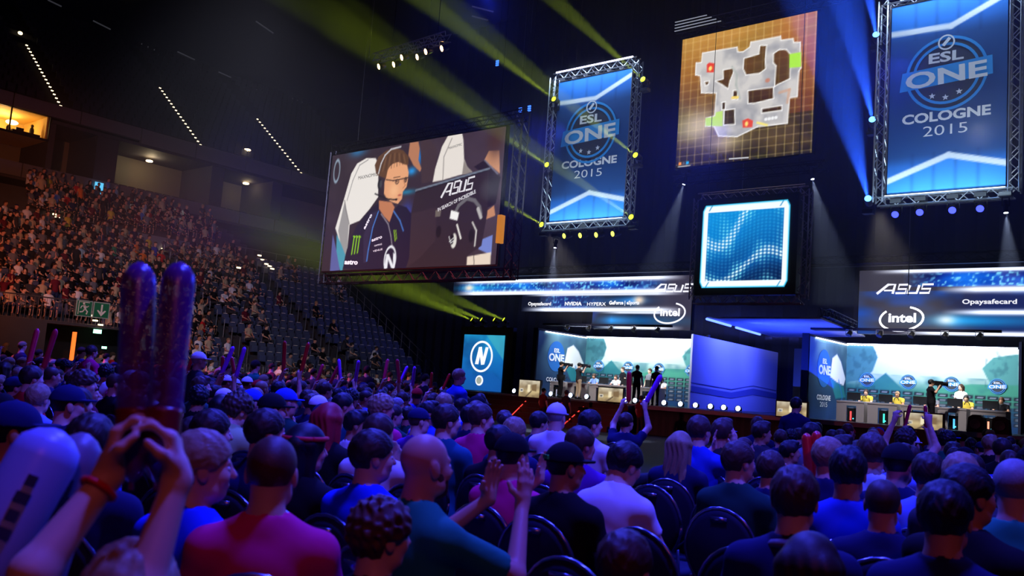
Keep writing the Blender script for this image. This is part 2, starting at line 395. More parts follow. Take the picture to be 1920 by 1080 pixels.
def hand_prims(f, w, d, n, side, curl=.5, spread=.5, s=1., k=.008):
    """w wrist, d direction of the hand, n normal on the palm side, side: +1 the thumb lies towards n x d."""
    w = np.array(w, float); d = np.array(d, float); d /= np.linalg.norm(d); n = np.array(n, float); n -= d*(n@d); n /= np.linalg.norm(n); t = np.cross(n, d)*side
    pc = w+d*.05*s
    f.cone(w, w+d*.03*s, .027*s, .026*s, .02)
    for j in range(4):
        o = (.030-.0205*j)*s; base = w+d*(.088-.004*abs(j-1))*s+t*o
        f.cone(w+d*.02*s+t*o*.55, base, .0165*s, .0125*s, .012)
        L = (.040, .046, .042, .033)[j]*s; sp = t*(1.5-j)*.10*spread
        a1 = curl*1.25; a2 = curl*2.6
        d1 = d*math.cos(a1)+n*math.sin(a1)+sp; d2 = d*math.cos(a2)+n*math.sin(a2)+sp
        m = base+d1*L; e = m+d2*L*.85
        f.cone(base, m, .0102*s, .0092*s, k); f.cone(m, e, .0092*s, .0078*s, k)
    b = w+d*.028*s+t*.026*s; m = b+(t*.75+d*.55+n*.35)*.040*s; e = m+(d*.8+n*(.3+curl*.6)+t*(.35-curl*.5))*.034*s
    f.cone(b, m, .0145*s, .0115*s, .012); f.cone(m, e, .0115*s, .0095*s, k)

def J(**k):
    """joints of a seated figure that faces +Y, seat centre at the origin, floor z=0."""
    j = dict(pel=(0, -.02, .53), waist=(0, -.03, .68), chest=(0, -.04, .88), neck=(0, -.05, 1.09), head=(0, -.015, 1.245), hy=0, hp=0, hr=0,
             shL=(-.176, -.045, 1.0), shR=(.176, -.045, 1.0), elL=(-.245, .02, .77), elR=(.245, .02, .77), wrL=(-.13, .22, .68), wrR=(.13, .22, .68),
             hdL=(.4, .8, -.3), hdR=(-.4, .8, -.3), hnL=(0, -.2, -1), hnR=(0, -.2, -1),
             hipL=(-.095, 0, .50), hipR=(.095, 0, .50), knL=(-.13, .42, .52), knR=(.13, .42, .52), anL=(-.13, .40, .11), anR=(.13, .40, .11), curl=.5, sleeve=.62, fat=1.)
    j.update(k); return j
def stand(**k):
    b = dict(pel=(0, 0, .95), waist=(0, -.01, 1.10), chest=(0, -.02, 1.28), neck=(0, -.03, 1.49), head=(0, .0, 1.645), shL=(-.175, -.03, 1.385), shR=(.175, -.03, 1.385),
             elL=(-.25, -.02, 1.13), elR=(.25, -.02, 1.13), wrL=(-.24, .08, .89), wrR=(.24, .08, .89), hdL=(0, .2, -1), hdR=(0, .2, -1), hnL=(1, 0, 0), hnR=(-1, 0, 0),
             hipL=(-.09, 0, .92), hipR=(.09, 0, .92), knL=(-.11, .03, .50), knR=(.11, .03, .50), anL=(-.12, -.01, .09), anR=(.12, -.01, .09))
    b.update(k); return J(**b)
def A3(p): return np.array(p, float)
def axes_for(j, res, hres, fine=()):
    pts = np.array([v for k, v in j.items() if isinstance(v, tuple) and len(v) == 3 and not k.startswith(('hd', 'hn'))])
    lo = pts.min(0)-.26; hi = pts.max(0)+.26; lo[2] = max(lo[2], -.0); out = []
    spans = [[], [], []]
    for q in range(3): spans[q].append((j['head'][q]-.145, j['head'][q]+.145))
    for (a, r) in fine:
        for q in range(3): spans[q].append((a[q]-r, a[q]+r))
    for q in range(3):
        x = lo[q]; g = [x]
        while x < hi[q]:
            x += hres if any(a <= x <= b for a, b in spans[q]) else res
            g.append(x)
        out.append(np.array(g))
    return out
def torso_prims(f, j, e=0.):
    F = j['fat']; p, w, c, nk = A3(j['pel']), A3(j['waist']), A3(j['chest']), A3(j['neck'])
    f.ell(p, (.170*F+e, .125*F+e, .125+e), .05); f.cone(p, w, .130*F+e, .132*F+e, .06); f.ell((p+w)/2+A3((0, .03*F, 0)), (.14*F+e, .11*F+e, .13+e), .06)
    f.ell(c, (.165*F+e, .118*F+e, .20+e), .06); f.ell(c+A3((0, .0, .09)), (.165+e, .10+e, .11+e), .05)
    f.cone(A3(j['shL']), A3(j['shR']), .054+e, None, .05)
    for s in 'LR': f.cone(nk+A3((0, 0, -.005)), A3(j['sh'+s])+A3((0, 0, -.01)), .052+e, .048+e, .06)
_TPL = {}
def figure(name, j, res=.018, hres=.009, hands=True, fine=(), long_sleeve=False, jacket=False, folds=0.):
    """returns meshes: body (skin, one piece), shirt, trousers, shoes."""
    R = rotm(j['hy'], j['hp'], j['hr']); out = {}
    f = Field(*axes_for(j, res, hres, fine))
    torso_prims(f, j, -.012)
    f.cone(j['neck'], A3(j['head'])+R@A3((0, -.028, -.07)), .052, .048, .035)
    head_prims(f, j['head'], R)
    for s in 'LR':
        f.cone(j['sh'+s], j['el'+s], .050, .040, .03); f.cone(j['el'+s], j['wr'+s], .041, .026, .02)
        if hands: hand_prims(f, j['wr'+s], j['hd'+s], j['hn'+s], 1 if s == 'L' else -1, j['curl'])
        f.cone(j['hip'+s], j['kn'+s], .080, .056, .04); f.cone(j['kn'+s], j['an'+s], .054, .036, .03)
    V, Q = f.mesh(); out['body'] = np_mesh('body', V, Q, mat('skin'), True)
    f = Field(*axes_for(j, res, res)); torso_prims(f, j, .004)
    for s in 'LR':
        a, b = A3(j['sh'+s]), A3(j['el'+s])
        if long_sleeve: f.cone(a, b, .066, .056, .03); f.cone(b, A3(j['wr'+s])*.96+b*.04, .056, .040, .02, cap=True)
        else: f.cone(a, a+(b-a)*j['sleeve'], .060, .062, .03, cap=True)
    hn = A3(j['neck']); hd = A3(j['head'])
    f.cone(hn+A3((0, .012, .035)), hd, .066, .08, .008, 'd')
    X, Y, Z = f.grid(); cut = A3(j['pel'])[2]-(.10 if not jacket else .16); f.F = np.maximum(f.F, (cut-Z)).astype(np.float32)
    if folds:
        f.F = (f.F+folds*(np.sin(X*38+Z*22+np.sin(Y*30+Z*9)*1.6)*np.sin(Z*31-X*17))*np.clip((j['chest'][2]+.1-Z)*5, .15, 1)).astype(np.float32)
    V, Q = f.mesh(); out['shirt'] = np_mesh('shirt', V, Q, mat('cloth'), True)
    f = Field(*axes_for(j, res*1.3, res*1.3)); p = A3(j['pel']); f.ell(p-A3((0, 0, .03)), (.178, .135, .12), .05)
    for s in 'LR':
        f.cone(j['hip'+s], j['kn'+s], .092, .068, .04); k, a = A3(j['kn'+s]), A3(j['an'+s]); f.cone(k, a+(k-a)*.05, .066, .055, .03, cap=True)
    X, Y, Z = f.grid(); f.F = np.maximum(f.F, Z-(p[2]+.06)).astype(np.float32)
    V, Q = f.mesh(); out['trousers'] = np_mesh('trousers', V, Q, mat('cloth'), True)
    mb = Field(*axes_for(j, res*1.3, res*1.3))
    for s in 'LR': a = A3(j['an'+s]); mb.cone(a+A3((0, -.02, -.05)), a+A3((0, .14, -.06)), .045, .038, .02); mb.cone(a+A3((0, -.01, .01)), a+A3((0, -.01, -.05)), .045, .045, .03)
    V, Q = mb.mesh(); V[:, 2] = np.maximum(V[:, 2], 0.); out['shoes'] = np_mesh('shoes', V, Q, mat('cloth'), True)
    _TPL[name] = (out, j); return out

# --- hair and headwear, made around the head centre
_H = {}
def hair(style, res=.008):
    k = (style, res)
    if k in _H: return _H[k]
    g = np.arange(-.17, .171, res); f = Field(g, np.arange(-.2, .19, res), np.arange(-.36 if style == 'long' else -.19, .175, res)); X, Y, Z = f.grid()
    R = np.eye(3)
    def cran(e): f.ell((0, -.014, .026), (.076+e, .094+e, .090+e), .0, R)
    nz = np.sin(X*95+np.sin(Z*60)*1.2)*np.sin(Y*80+X*40)*np.sin(Z*85+Y*30) if style == 'curly' else (np.sin(X*170+np.sin(Y*40+Z*25)*2.2)*.45+np.sin(Y*120+Z*60+np.sin(X*70)*1.5)*.35+(.55 if res < .007 else 0)*np.sin(X*360+np.sin(Y*55+Z*30)*2.5)*np.sin(Y*230-Z*150+X*90))
    if style in ('short', 'buzz', 'quiff', 'curly'):
        e = {'short': .016, 'buzz': .005, 'quiff': .015, 'curly': .026}[style]; cran(e)
        if style == 'quiff': f.ell((0, .045, .105), (.055, .045, .028), .03, R)
        am = {'short': .0032, 'buzz': .0005, 'quiff': .004, 'curly': .011}[style]
        cut = {'short': -.020, 'buzz': -.006, 'quiff': -.012, 'curly': -.038}[style]
        ear = np.where((np.abs(X) > .06) & (Y > -.03), Z*0+.0, Z*0-.2)
        F = f.F+am*nz; F = np.maximum(F, cut-(-.66*Y+.75*Z)); F = np.maximum(F, (ear-Z)*.7); f.F = F.astype(np.float32)
    elif style in ('long', 'pony'):
        cran(.016)
        if style == 'long':
            for sx in (-.05, 0, .05): f.cone((sx, -.075, .02), (sx*1.35, -.085, -.27), .05, .032, .03)
            for sx in (-1, 1): f.cone((sx*.07, -.01, .02), (sx*.085, .0, -.2), .032, .022, .03)
        else: f.cone((0, -.10, .05), (0, -.15, -.03), .028, .03, .02); f.cone((0, -.15, -.03), (0, -.135, -.15), .03, .014, .02)
        F = f.F+.004*np.sin(X*150+np.sin(Z*20)*2)*np.clip((.09-Z)*8, 0, 1); face = np.sqrt((X/.060)**2+((Y-.10)/.085)**2+((Z+.04)/.105)**2)-1
        F = np.maximum(F, -face*.05); F = np.maximum(F, np.where(Z > -.07, -1, (Y-.02))); f.F = F.astype(np.float32)
        if style == 'pony': f.F = np.maximum(f.F, np.where(Y > -.085, -.006-(-.66*Y+.75*Z), -1)).astype(np.float32)
    elif style == 'cap':
        cran(.014); f.F = np.maximum(f.F, (.028-Z)).astype(np.float32)
        f.cone((-.03, .075, .036), (.03, .075, .036), .05, .05, .012, flat=1.4); F = f.F
        brim = np.maximum(np.abs(Z-.034+.25*(Y-.08)*0)-.006, np.sqrt((X/.072)**2+((Y-.075)/.085)**2)*.08-.08); brim = np.maximum(brim, .05-Y)
        body = np.maximum(np.sqrt((X/.090)**2+((Y+.014)/.108)**2+((Z-.026)/.104)**2)*.09-.09, .028-Z); f.F = (np.minimum(brim, body)+0*X).astype(np.float32)
        f.ell((0, -.014, .130), (.008, .008, .006), .0, R)
    elif style == 'beard':
        f.ell((0, .028, -.040), (.066, .066, .088), .03, R); f.ell((0, .056, -.092), (.038, .036, .032), .03, R)
        F = f.F+.0025*nz; F = np.maximum(F, Z+.045+np.clip(np.abs(X)-.035, 0, 1)*-1.2); F = np.maximum(F, -(np.sqrt((X/.024)**2+((Y-.09)/.03)**2+((Z+.056)/.009)**2)-1)*.02); f.F = F.astype(np.float32)
    V, Q = f.mesh(); _H[k] = np_mesh('hair', V, Q, mat('hair'), True); return _H[k]
def eyes_mesh():
    if 'eyes' not in _H:
        mb = MB()
        for sx in (-1, 1):
            mb.cur = 0; mb.ell((sx*.032, .076, -.002), (.0125, .0125, .0125), 10, 8); mb.cur = 1; mb.ell((sx*.032, .0845, -.002), (.0055, .0045, .0055), 8, 6)
        _H['eyes'] = np_mesh('eyes', mb.v, mb.f, [mat('eye_white', (200, 195, 190), .3), mat('iris', (40, 28, 20), .3)], True, midx=mb.m)
    return _H['eyes']
def glasses_mesh():
    if 'gl' not in _H:
        mb = MB()
        for sx in (-1, 1):
            pts = [(sx*.033+.022*math.cos(2*PI*k/14), .104, -.002+.017*math.sin(2*PI*k/14)) for k in range(15)]; mb.tube(pts, .0022, 5)
            mb.tube([(sx*.055, .102, .004), (sx*.078, .07, .004), (sx*.082, -.005, .0)], .002, 5)
        mb.tube([(-.011, .106, 0), (0, .110, .003), (.011, .106, 0)], .002, 5); _H['gl'] = np_mesh('glasses', mb.v, mb.f, mat('frames', (20, 20, 24), .3), True)
    return _H['gl']
def headset_mesh():
    if 'hs' not in _H:
        mb = MB(); mb.tube([(math.cos(t)*.092, -.01, .02+math.sin(t)*.112) for t in [PI*k/14 for k in range(15)]], .009, 6)
        for sx in (-1, 1): mb.lathe([(.001, 0), (.036, .002), (.042, .014), (.036, .028), (.001, .03)], (sx*.078, -.008, -.005), (sx, 0, 0), 12)
        mb.tube([(-.10, .01, -.02), (-.09, .07, -.07), (-.04, .105, -.07)], .004, 5); _H['hs'] = np_mesh('headset', mb.v, mb.f, mat('black_plastic', (22, 22, 26), .4), True)
    return _H['hs']
mat('skin', (196, 150, 124), .55, vary=.06); mat('cloth', (90, 90, 100), .85); mat('hair', (50, 36, 28), .6)
SKINS = [mat('skin_fair', (214, 170, 145), .5, vary=.05), mat('skin_tan', (186, 138, 108), .5, vary=.05), mat('skin_ruddy', (205, 148, 128), .5, vary=.05)]
def cloth(name, rgb): return mat('cloth_'+name.replace(' ', '_'), rgb, .85, vary=.10, spec=.15, scale=14)
SH = {'black': (20, 20, 26), 'navy': (26, 30, 74), 'blue': (40, 66, 190), 'royal blue': (30, 60, 225), 'white': (225, 225, 232), 'pink': (225, 40, 120), 'green': (30, 130, 100),
      'dark green': (22, 70, 60), 'grey': (110, 112, 122), 'dark grey': (52, 54, 62), 'red': (200, 34, 40), 'yellow': (215, 190, 70), 'light blue': (120, 150, 230), 'pale green': (170, 200, 130), 'orange': (230, 120, 40), 'maroon': (95, 24, 44), 'purple': (100, 40, 150), 'teal': (24, 90, 110), 'beige': (190, 170, 140)}
HR = {'brown': (66, 46, 34), 'dark brown': (44, 30, 22), 'black': (16, 14, 15), 'blond': (150, 124, 92), 'reddish brown': (84, 50, 34), 'grey': (130, 128, 130), 'red': (170, 30, 44)}
def hmat(n): return hair_bump(mat('hair_'+n.replace(' ', '_'), HR[n], .55, vary=.35, scale=110))
def slot(o, m, i=0):
    o.material_slots[i].link = 'OBJECT'; o.material_slots[i].material = m
def person(tpl, loc, rz, shirt='navy', hairc='brown', style='short', skin=0, pants='dark grey', label=None, group=None, s=1., extra=(), hres=.008, near=False, capc=None, hmesh=None):
    out, j = _TPL[tpl]
    b = link('person', out['body'], None, loc); b.rotation_euler = (0, 0, rz); b.scale = (s, s, s); slot(b, SKINS[skin % 3])
    tag(b, label, 'person', group)
    o = link('shirt', out['shirt'], b); slot(o, cloth(shirt, SH[shirt])); o = link('trousers', out['trousers'], b); slot(o, cloth(pants, SH[pants]))
    if near or tpl.startswith('stand'): o = link('shoes', out['shoes'], b); slot(o, cloth('black', SH['black']))
    hc = Vector(j['head']); M = Matrix.Translation(hc) @ Matrix.Rotation(j['hy'], 4, 'Z') @ Matrix.Rotation(j['hp'], 4, 'X') @ Matrix.Rotation(j['hr'], 4, 'Y')
    def onhead(nm, me, m=None):
        q = link(nm, me, b); q.matrix_local = M
        if m: slot(q, m)
        return q
    if style == 'cap':
        onhead('hair', hair('buzz', hres), hmat(hairc)); q = onhead('cap', hair('cap', hres), cloth(capc or 'black', SH[capc or 'black'])); q.scale = (1.03,)*3
    elif style != 'bald': onhead('hair', hair(style, hres), hmat(hairc))
    if near: onhead('eyes', eyes_mesh())
    for e in extra:
        if e == 'beard': onhead('beard', hair('beard', hres), hmat(hairc if hairc != 'grey' else 'brown'))
        if e == 'glasses': onhead('glasses', glasses_mesh())
        if e == 'headset': onhead('headset', headset_mesh())
    return b
# mid-distance templates
R_ = dict(res=.022, hres=.0115)
figure('rest', J(hy=-.1), **R_)
figure('right', J(hy=-.75, head=(.012, -.02, 1.245)), **R_)
figure('left', J(hy=.55), **R_)
figure('lean', J(chest=(0, .06, .85), waist=(0, .0, .67), neck=(0, .13, 1.03), head=(0, .19, 1.175), hy=-.3, hp=-.1, shL=(-.18, .11, .97), shR=(.18, .11, .97), elL=(-.2, .27, .74), elR=(.2, .27, .74), wrL=(-.08, .45, .62), wrR=(.08, .45, .62)), **R_)
figure('clap', J(hy=-.5, elL=(-.24, .1, .84), elR=(.24, .1, .84), wrL=(-.05, .30, 1.0), wrR=(.05, .30, 1.0), hdL=(.2, .3, 1), hdR=(-.2, .3, 1), hnL=(1, 0, 0), hnR=(-1, 0, 0), curl=.12), **R_)
figure('chin', J(hy=-.55, hr=.1, elR=(.2, .2, .86), wrR=(.09, .12, 1.07), hdR=(-.3, -.1, 1), hnR=(-.3, -1, 0)), **R_)
figure('armsup', J(hy=-.25, hp=.08, elL=(-.26, .12, 1.20), elR=(.26, .12, 1.20), wrL=(-.17, .16, 1.45), wrR=(.17, .16, 1.45), hdL=(.1, .15, 1), hdR=(-.1, .15, 1), hnL=(.4, 1, 0), hnR=(-.4, 1, 0), curl=.75), **R_)
figure('stand_rest', stand(hy=-.2), **R_)
figure('stand_armsup', stand(hy=-.2, elL=(-.28, .1, 1.6), elR=(.28, .1, 1.6), wrL=(-.16, .12, 1.85), wrR=(.16, .12, 1.85), hdL=(.1, .1, 1), hdR=(-.1, .1, 1), hnL=(0, 1, 0), hnR=(0, 1, 0), curl=.7), **R_)
figure('stand_camera', stand(hy=-.1, elL=(-.22, .2, 1.28), elR=(.27, .05, 1.3), wrL=(-.03, .33, 1.5), wrR=(.14, .24, 1.56), hdL=(.3, .4, .9), hdR=(-.3, .5, .8), hnL=(.5, -1, 0), hnR=(-1, 0, 0), curl=.7), **R_)
figure('desk', J(hy=.1, hp=-.12, chest=(0, .03, .87), neck=(0, .08, 1.06), head=(0, .13, 1.205), shL=(-.19, .05, 1.0), shR=(.19, .05, 1.0), elL=(-.26, .2, .80), elR=(.26, .2, .80), wrL=(-.14, .42, .80), wrR=(.16, .42, .80), hdL=(.2, 1, -.1), hdR=(-.1, 1, -.1), hnL=(0, 0, -1), hnR=(0, 0, -1)), **R_)
# ------------------------------------------------------------------ the hall
M_FLOOR = mat('dark_floor', (9, 9, 13), .7, vary=.2, scale=2); M_CONC = mat('tribune_concrete', (62, 60, 66), .8, vary=.12, scale=1.5)
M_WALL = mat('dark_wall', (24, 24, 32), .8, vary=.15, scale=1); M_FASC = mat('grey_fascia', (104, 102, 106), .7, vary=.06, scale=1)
M_DRAPE = mat('black_drape', (9, 14, 42), .9, vary=.2, scale=1)
def struct(name, mb, m, **k): return tag(mb.build(name, m, **k), kind='structure')
struct('floor', MB().box(-38, 14, -3, 52, -.3, 0), M_FLOOR)
mb = MB(); nf = 150
for i in range(nf):      # pleated drape behind the stage
    x0 = -62+80*i/nf; x1 = -62+80*(i+1)/nf; d = .18*(i % 2); e = .18*((i+1) % 2)
    mb.add([(x0, 52-d, 0), (x1, 52-e, 0), (x1, 52-e, 31), (x0, 52-d, 31)], [(0, 1, 2, 3)])
struct('wall_back', mb, M_DRAPE)
struct('wall_right', MB().box(18, 18.3, 10, 52, 0, 31), M_WALL)
struct('ceiling', MB().box(-84, 18, 2, 62, 31, 31.4), M_WALL)
struct('wall_corner', MB().box(-84, -62, 60, 60.3, 0, 31), M_WALL)

NROW, RD = 16, .8
def row_x(k): return -38.4-RD*k
def row_z(k): return .62+.48*k
def row_y0(k): return 19.6 if k < 5 else 9.0
Y_END = 39.7
mb = MB()
for k in range(NROW):
    x1 = -38-RD*k; mb.box(x1-RD, x1, row_y0(k), Y_END-.35*0, 0 if k == 0 else row_z(k-1), row_z(k))
mb.box(-42, -38, 9, 15.7, 0, row_z(5)-.2); mb.box(-42, -39.6, 15.7, 19.6, 0, row_z(5)-.2); mb.box(-39.6, -38, 15.7, 19.6, 2.75, row_z(5)-.2)
struct('wall_tribune', mb, M_CONC)
struct('wall_ledge', MB().box(-51.3, -50.9, 9, 31.6, 8.1, 8.95), mat('ledge', (112, 112, 130), .6))
mb = MB()
for k in range(6): mb.box(-51.6-.9*(k+1), -51.6-.9*k, 9, 34.5, 8.1, 9.0+.42*k)
struct('wall_mid_tribune', mb, M_CONC)
# suites and fascias of the left side
mb = MB(); mb.box(-61.5, -57.2, 9, 47, 8, 11.2); struct('wall_left', mb, M_WALL)
for i, y in enumerate(np.arange(12, 46, 3.0)):
    struct('trim_%d' % (i+1), MB().box(-57.3, -57.05, y, y+2.94, 11.85, 12.7), M_FASC)
struct('wall_upper', MB().box(-61.5, -61.2, 9, 47, 12, 16), mat('box_wall', (120, 112, 96), .7)); struct('trim_20', MB().box(-61.2, -57.2, 9, 47, 11.7, 11.86), M_CONC)
for i, y in enumerate(np.arange(12, 46, 4.0)):
    struct('trim_%d' % (i+21), MB().box(-57.3, -57.0, y, y+3.93, 15.75 if y > 24 else 15.95, 16.75), M_FASC)
struct('trim_40', MB().box(-61.5, -57.0, 22.3, 47, 15.55, 15.75), M_CONC)
for i, (a, b) in enumerate([(22.25, 22.6), (25.2, 26.6), (33.4, 34.4), (38.5, 39.4)]): struct('wall_pier_%d' % (i+1), MB().box(-61.2, -57.1, a, b, 12.7, 15.6), M_CONC)
mb = MB(); NU = 17
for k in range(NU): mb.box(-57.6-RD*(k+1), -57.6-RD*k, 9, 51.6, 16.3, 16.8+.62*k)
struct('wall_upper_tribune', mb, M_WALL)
mb = MB()
for k in range(NU):
    for y in np.arange(10, 50.5, .56):
        if min(abs(y-c) for c in (22.9, 32.6, 41.3)) < .75: continue
        x = -57.95-RD*k; z = 16.8+.62*k; mb.box(x-.06, x, y-.22, y+.22, z+.3, z+.78)
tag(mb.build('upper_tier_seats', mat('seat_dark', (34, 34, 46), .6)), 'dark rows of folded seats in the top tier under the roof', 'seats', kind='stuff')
# aisle step lights of the upper tier
warm_led = mat('step_led', (255, 226, 170), .5, emit=4); warm_led.cycles.emission_sampling = 'NONE'
for ci, (y, n) in enumerate(((22.9, 9), (32.6, 9), (41.3, 9))):
    where = ('by the lit control room', 'in the middle of the top tier', 'above the giant picture screen')[ci]
    for k in range(n):
        for q in (0, 1):
            z = 16.8+.62*(k)+.08+.31*q; x = -57.65-RD*k-.4*q
            o = MB().box(x, x+.05, y-.07, y+.07, z, z+.06).build('step_light', warm_led)
            tag(o, 'small warm step light in the steep stair '+where, 'step light', 'step lights of the top stair '+where)
for i, (px, py) in enumerate(((38, 62), (57, 80), (296, 164), (519, 254))):
    p = on_x(px, py, -66); o = MB().ell(p, (.1, .16, .12), 8, 6).build('wall_lamp', warm_led)
    tag(o, ['bright warm lamp at the very top of the left tier', 'fainter warm lamp just below the topmost one', 'single warm lamp above the middle stair', 'single warm lamp above the right stair'][i], 'lamp')
# suites seen through their openings
def lit(name, rgb, e, sample=True):
    m = mat(name, rgb, .5, emit=e)
    if not sample: m.cycles.emission_sampling = 'NONE'
    return m
root = thing('control_room', 'warm yellow lit glass control room high on the left side', 'control room', (-57.2, 20, 14.5))
def part(name, mb, m, parent, smooth=False): return mb.build(name, m, parent, smooth, origin=parent.location)
mb = MB(); mb.box(-60.9, -57.3, 15, 22.2, 14.4, 14.5); mb.box(-60.9, -60.8, 15, 22.2, 14.5, 15.95); mb.box(-60.9, -57.3, 22.1, 22.2, 14.5, 15.95); mb.box(-60.9, -57.3, 15, 22.2, 15.9, 15.98)
part('room_shell', mb, mat('cream_wall', (232, 196, 120), .7), root)
mb = MB(); mb.box(-57.2, -57.1, 15, 22.3, 14.38, 14.5); mb.box(-57.2, -57.1, 15, 22.3, 15.9, 16.0)
for y in (19.95, 22.2, 17.2): mb.box(-57.2, -57.1, y, y+.07, 14.5, 15.95)
part('window_frame', mb, M_BLACK, root)
mb = MB(); mb.ell((-59.3, 20.85, 15.5), (.32, .36, .14), 14, 8); mb.ell((-59.3, 18.5, 15.6), (.25, .28, .1), 14, 8); part('ceiling_lamp', mb, lit('warm_lamp', (255, 214, 130), 9), root, True)
mb = MB(); mb.box(-57.9, -57.5, 20.3, 21.9, 14.5, 14.72)
mb.ell((-58.1, 21.6, 14.95), (.13, .14, .3), 10, 8); mb.ell((-58.1, 21.6, 15.3), (.09, .09, .11), 10, 8); mb.box(-58.2, -58.1, 20.7, 21.15, 14.72, 15.02); mb.ell((-58.2, 20.3, 14.8), (.13, .14, .25), 10, 8)
part('console', mb, mat('desk_dark', (40, 30, 22), .6), root)
lamp('POINT', 'control_room_light', (-59.2, 20.2, 15.2), (0, 0, 0), 120, (1, .68, .28), shadow_soft_size=.3)
for i, (px, py, e) in enumerate(((280, 302, 60), (461, 344, 14), (464, 281, 5))):
    p = on_x(px, py, -59.5 if i < 2 else -58)
    o = MB().lathe([(.02, .06), (.2, .05), (.24, 0), (.2, -.05), (.02, -.07)], p, n=14).build('ceiling_lamp', lit('suite_lamp', (255, 220, 150), 9, False), smooth=True)
    tag(o, ['round glowing lamp under the ceiling of the long open suite', 'dim lamp in the far suite beside the giant screen', 'small cold lamp on the fascia below the top tier'][i], 'lamp')
    lamp('POINT', 'suite_light', p+Vector((.3, 0, -.15)), (0, 0, 0), e, (1, .78, .45), shadow_soft_size=.15)
seatm = mat('suite_seat', (30, 28, 32), .7)
proto = None
for i, y in enumerate([q for q in np.arange(26.9, 38.4, .62) if not 33.0 < q < 34.8]):
    if proto is None:
        proto = thing('suite_chair', '', 'chair', (-58.0, y, 11.86)); mb = MB()
        mb.box(-.25, .25, -.24, .24, .38, .48); mb.bar((0, 0, 0), (0, 0, .4), .04, 6); proto_seat = mb.build('seat', seatm, proto); mb = MB(); mb.box(.18, .26, -.24, .24, .48, 1.02); mb.build('backrest', seatm, proto); o = proto
    else: o = copy_tree(proto); o.location = (-58.0, y, 11.86)
    tag(o, 'dark chair behind the parapet of the long open suite', 'chair', 'chairs in the long open suite')
# banners and posters behind the lower suite glass
for i, (y0, y1, z0, z1, c) in enumerate([(27.7, 28.4, 11.0, 11.95, (150, 150, 150)), (30.4, 31.8, 10.6, 11.9, (150, 148, 144)), (34.1, 34.35, 9.6, 11.3, (120, 120, 118)), (29.3, 29.7, 10.5, 11.8, (120, 92, 50))]):
    o = MB().prism([(y0, z0), (y1, z0-.05), (y1-.1, z1), (y0+.05, z1)], 0, .04); o.v = [(-56.95+q[1], q[0], q[2]) for q in o.v]
    o = o.build('poster', lit('poster%d' % i, c, .25, False)); tag(o, ['small pale poster in the dark suite window', 'wide pale banner with dark lettering in the suite window', 'narrow folded pale flag at the end of the suite windows', 'ochre curtain strip between the two pale posters'][i], 'poster')
    if i == 1:
        m2 = MB().text('2001', 0, 0, .28, 0, w=.7); m2.v = [(q[1]-56.9, q[0]+31.1, q[2]+11.35) for q in m2.v]; q = m2.build('lettering', M_BLACK); q.parent = o
p = on_x(185, 354, -56.9); mb = MB(); mb.box(p.x, p.x+.06, p.y-.28, p.y+.25, p.z-.45, p.z+.4)
o = mb.build('wall_screen', lit('cyan_screen', (90, 190, 235), 1.2, False)); tag(o, 'small cyan wall screen beside the suite windows', 'screen')
# stair rails and fences
M_RAIL = mat('rail_steel', (120, 118, 122), .45, .7)
def fence_panel(x, y, L, z, h=1.1):
    mb = MB(); mb.tube([(0, 0, 0), (0, 0, h-.08), (0, .08, h), (0, L-.08, h), (0, L, h-.08), (0, L, 0)], .022, 5)
    for q in np.arange(.14, L-.05, .15): mb.bar((0, q, .12), (0, q, h-.02), .009, 4)
    mb.bar((0, 0, .12), (0, L, .12), .018, 4); o = mb.build('crowd_fence', M_RAIL, loc=(x, y, z)); return o
i = 0
for y in np.arange(19.8, 39.2, 2.12):
    o = fence_panel(-37.75, y, 2.0, .62) if i == 0 else o0.copy()
    if i == 0: o0 = o
    else: COL.objects.link(o); o.location.y = y
    i += 1
    tag(o, 'steel fence panel below the left tribune, %s from the exit tunnel' % ['first', 'second', 'third', 'fourth', 'fifth', 'sixth', 'seventh', 'eighth', 'ninth', 'tenth'][i-1], 'fence', 'steel fence panels along the tribune foot')
struct('trim_50', MB().box(-38.0, -37.6, 19.6, 39.7, 0, .62), M_CONC)
mb = MB(); truncated = [(-38-RD*k, Y_END, row_z(k)) for k in range(0, NROW, 1)]
for (x, y, z) in truncated: mb.bar((x, y, z), (x, y, z+1.0), .018, 5)
mb.tube([(x, y, z+1.0) for x, y, z in truncated], .025, 5); mb.tube([(x, y, z+.5) for x, y, z in truncated], .015, 5)
tag(mb.build('stair_railing', M_RAIL), 'steel railing stepping down the far end of the left tribune', 'railing')
for gi, yy in enumerate((26.4, 32.8)):
    mb = MB()
    for k in range(2, NROW-1): mb.bar((-38.2-RD*k, yy, row_z(k)), (-38.2-RD*k, yy, row_z(k)+1.0), .022, 5); mb.bar((-38.2-RD*k, yy, row_z(k)+1.0), (-38.2-RD*k-.35, yy, row_z(k)+1.1), .022, 5)
    tag(mb.build('stair_railing', M_RAIL), ['short steel hand posts up the stair inside the seated crowd', 'short steel hand posts up the stair among the empty blue seats'][gi], 'railing')
mb = MB()
for y in np.arange(31.8, 39.0, 1.2): mb.bar((-51.2, y, 8.2), (-51.2, y, 9.3), .02, 5)
mb.tube([(-51.2, 31.8, 9.3), (-51.2, 39.4, 9.3)], .025, 5); tag(mb.build('stair_railing', M_RAIL), 'thin steel railing along the top of the empty blue seats', 'railing')
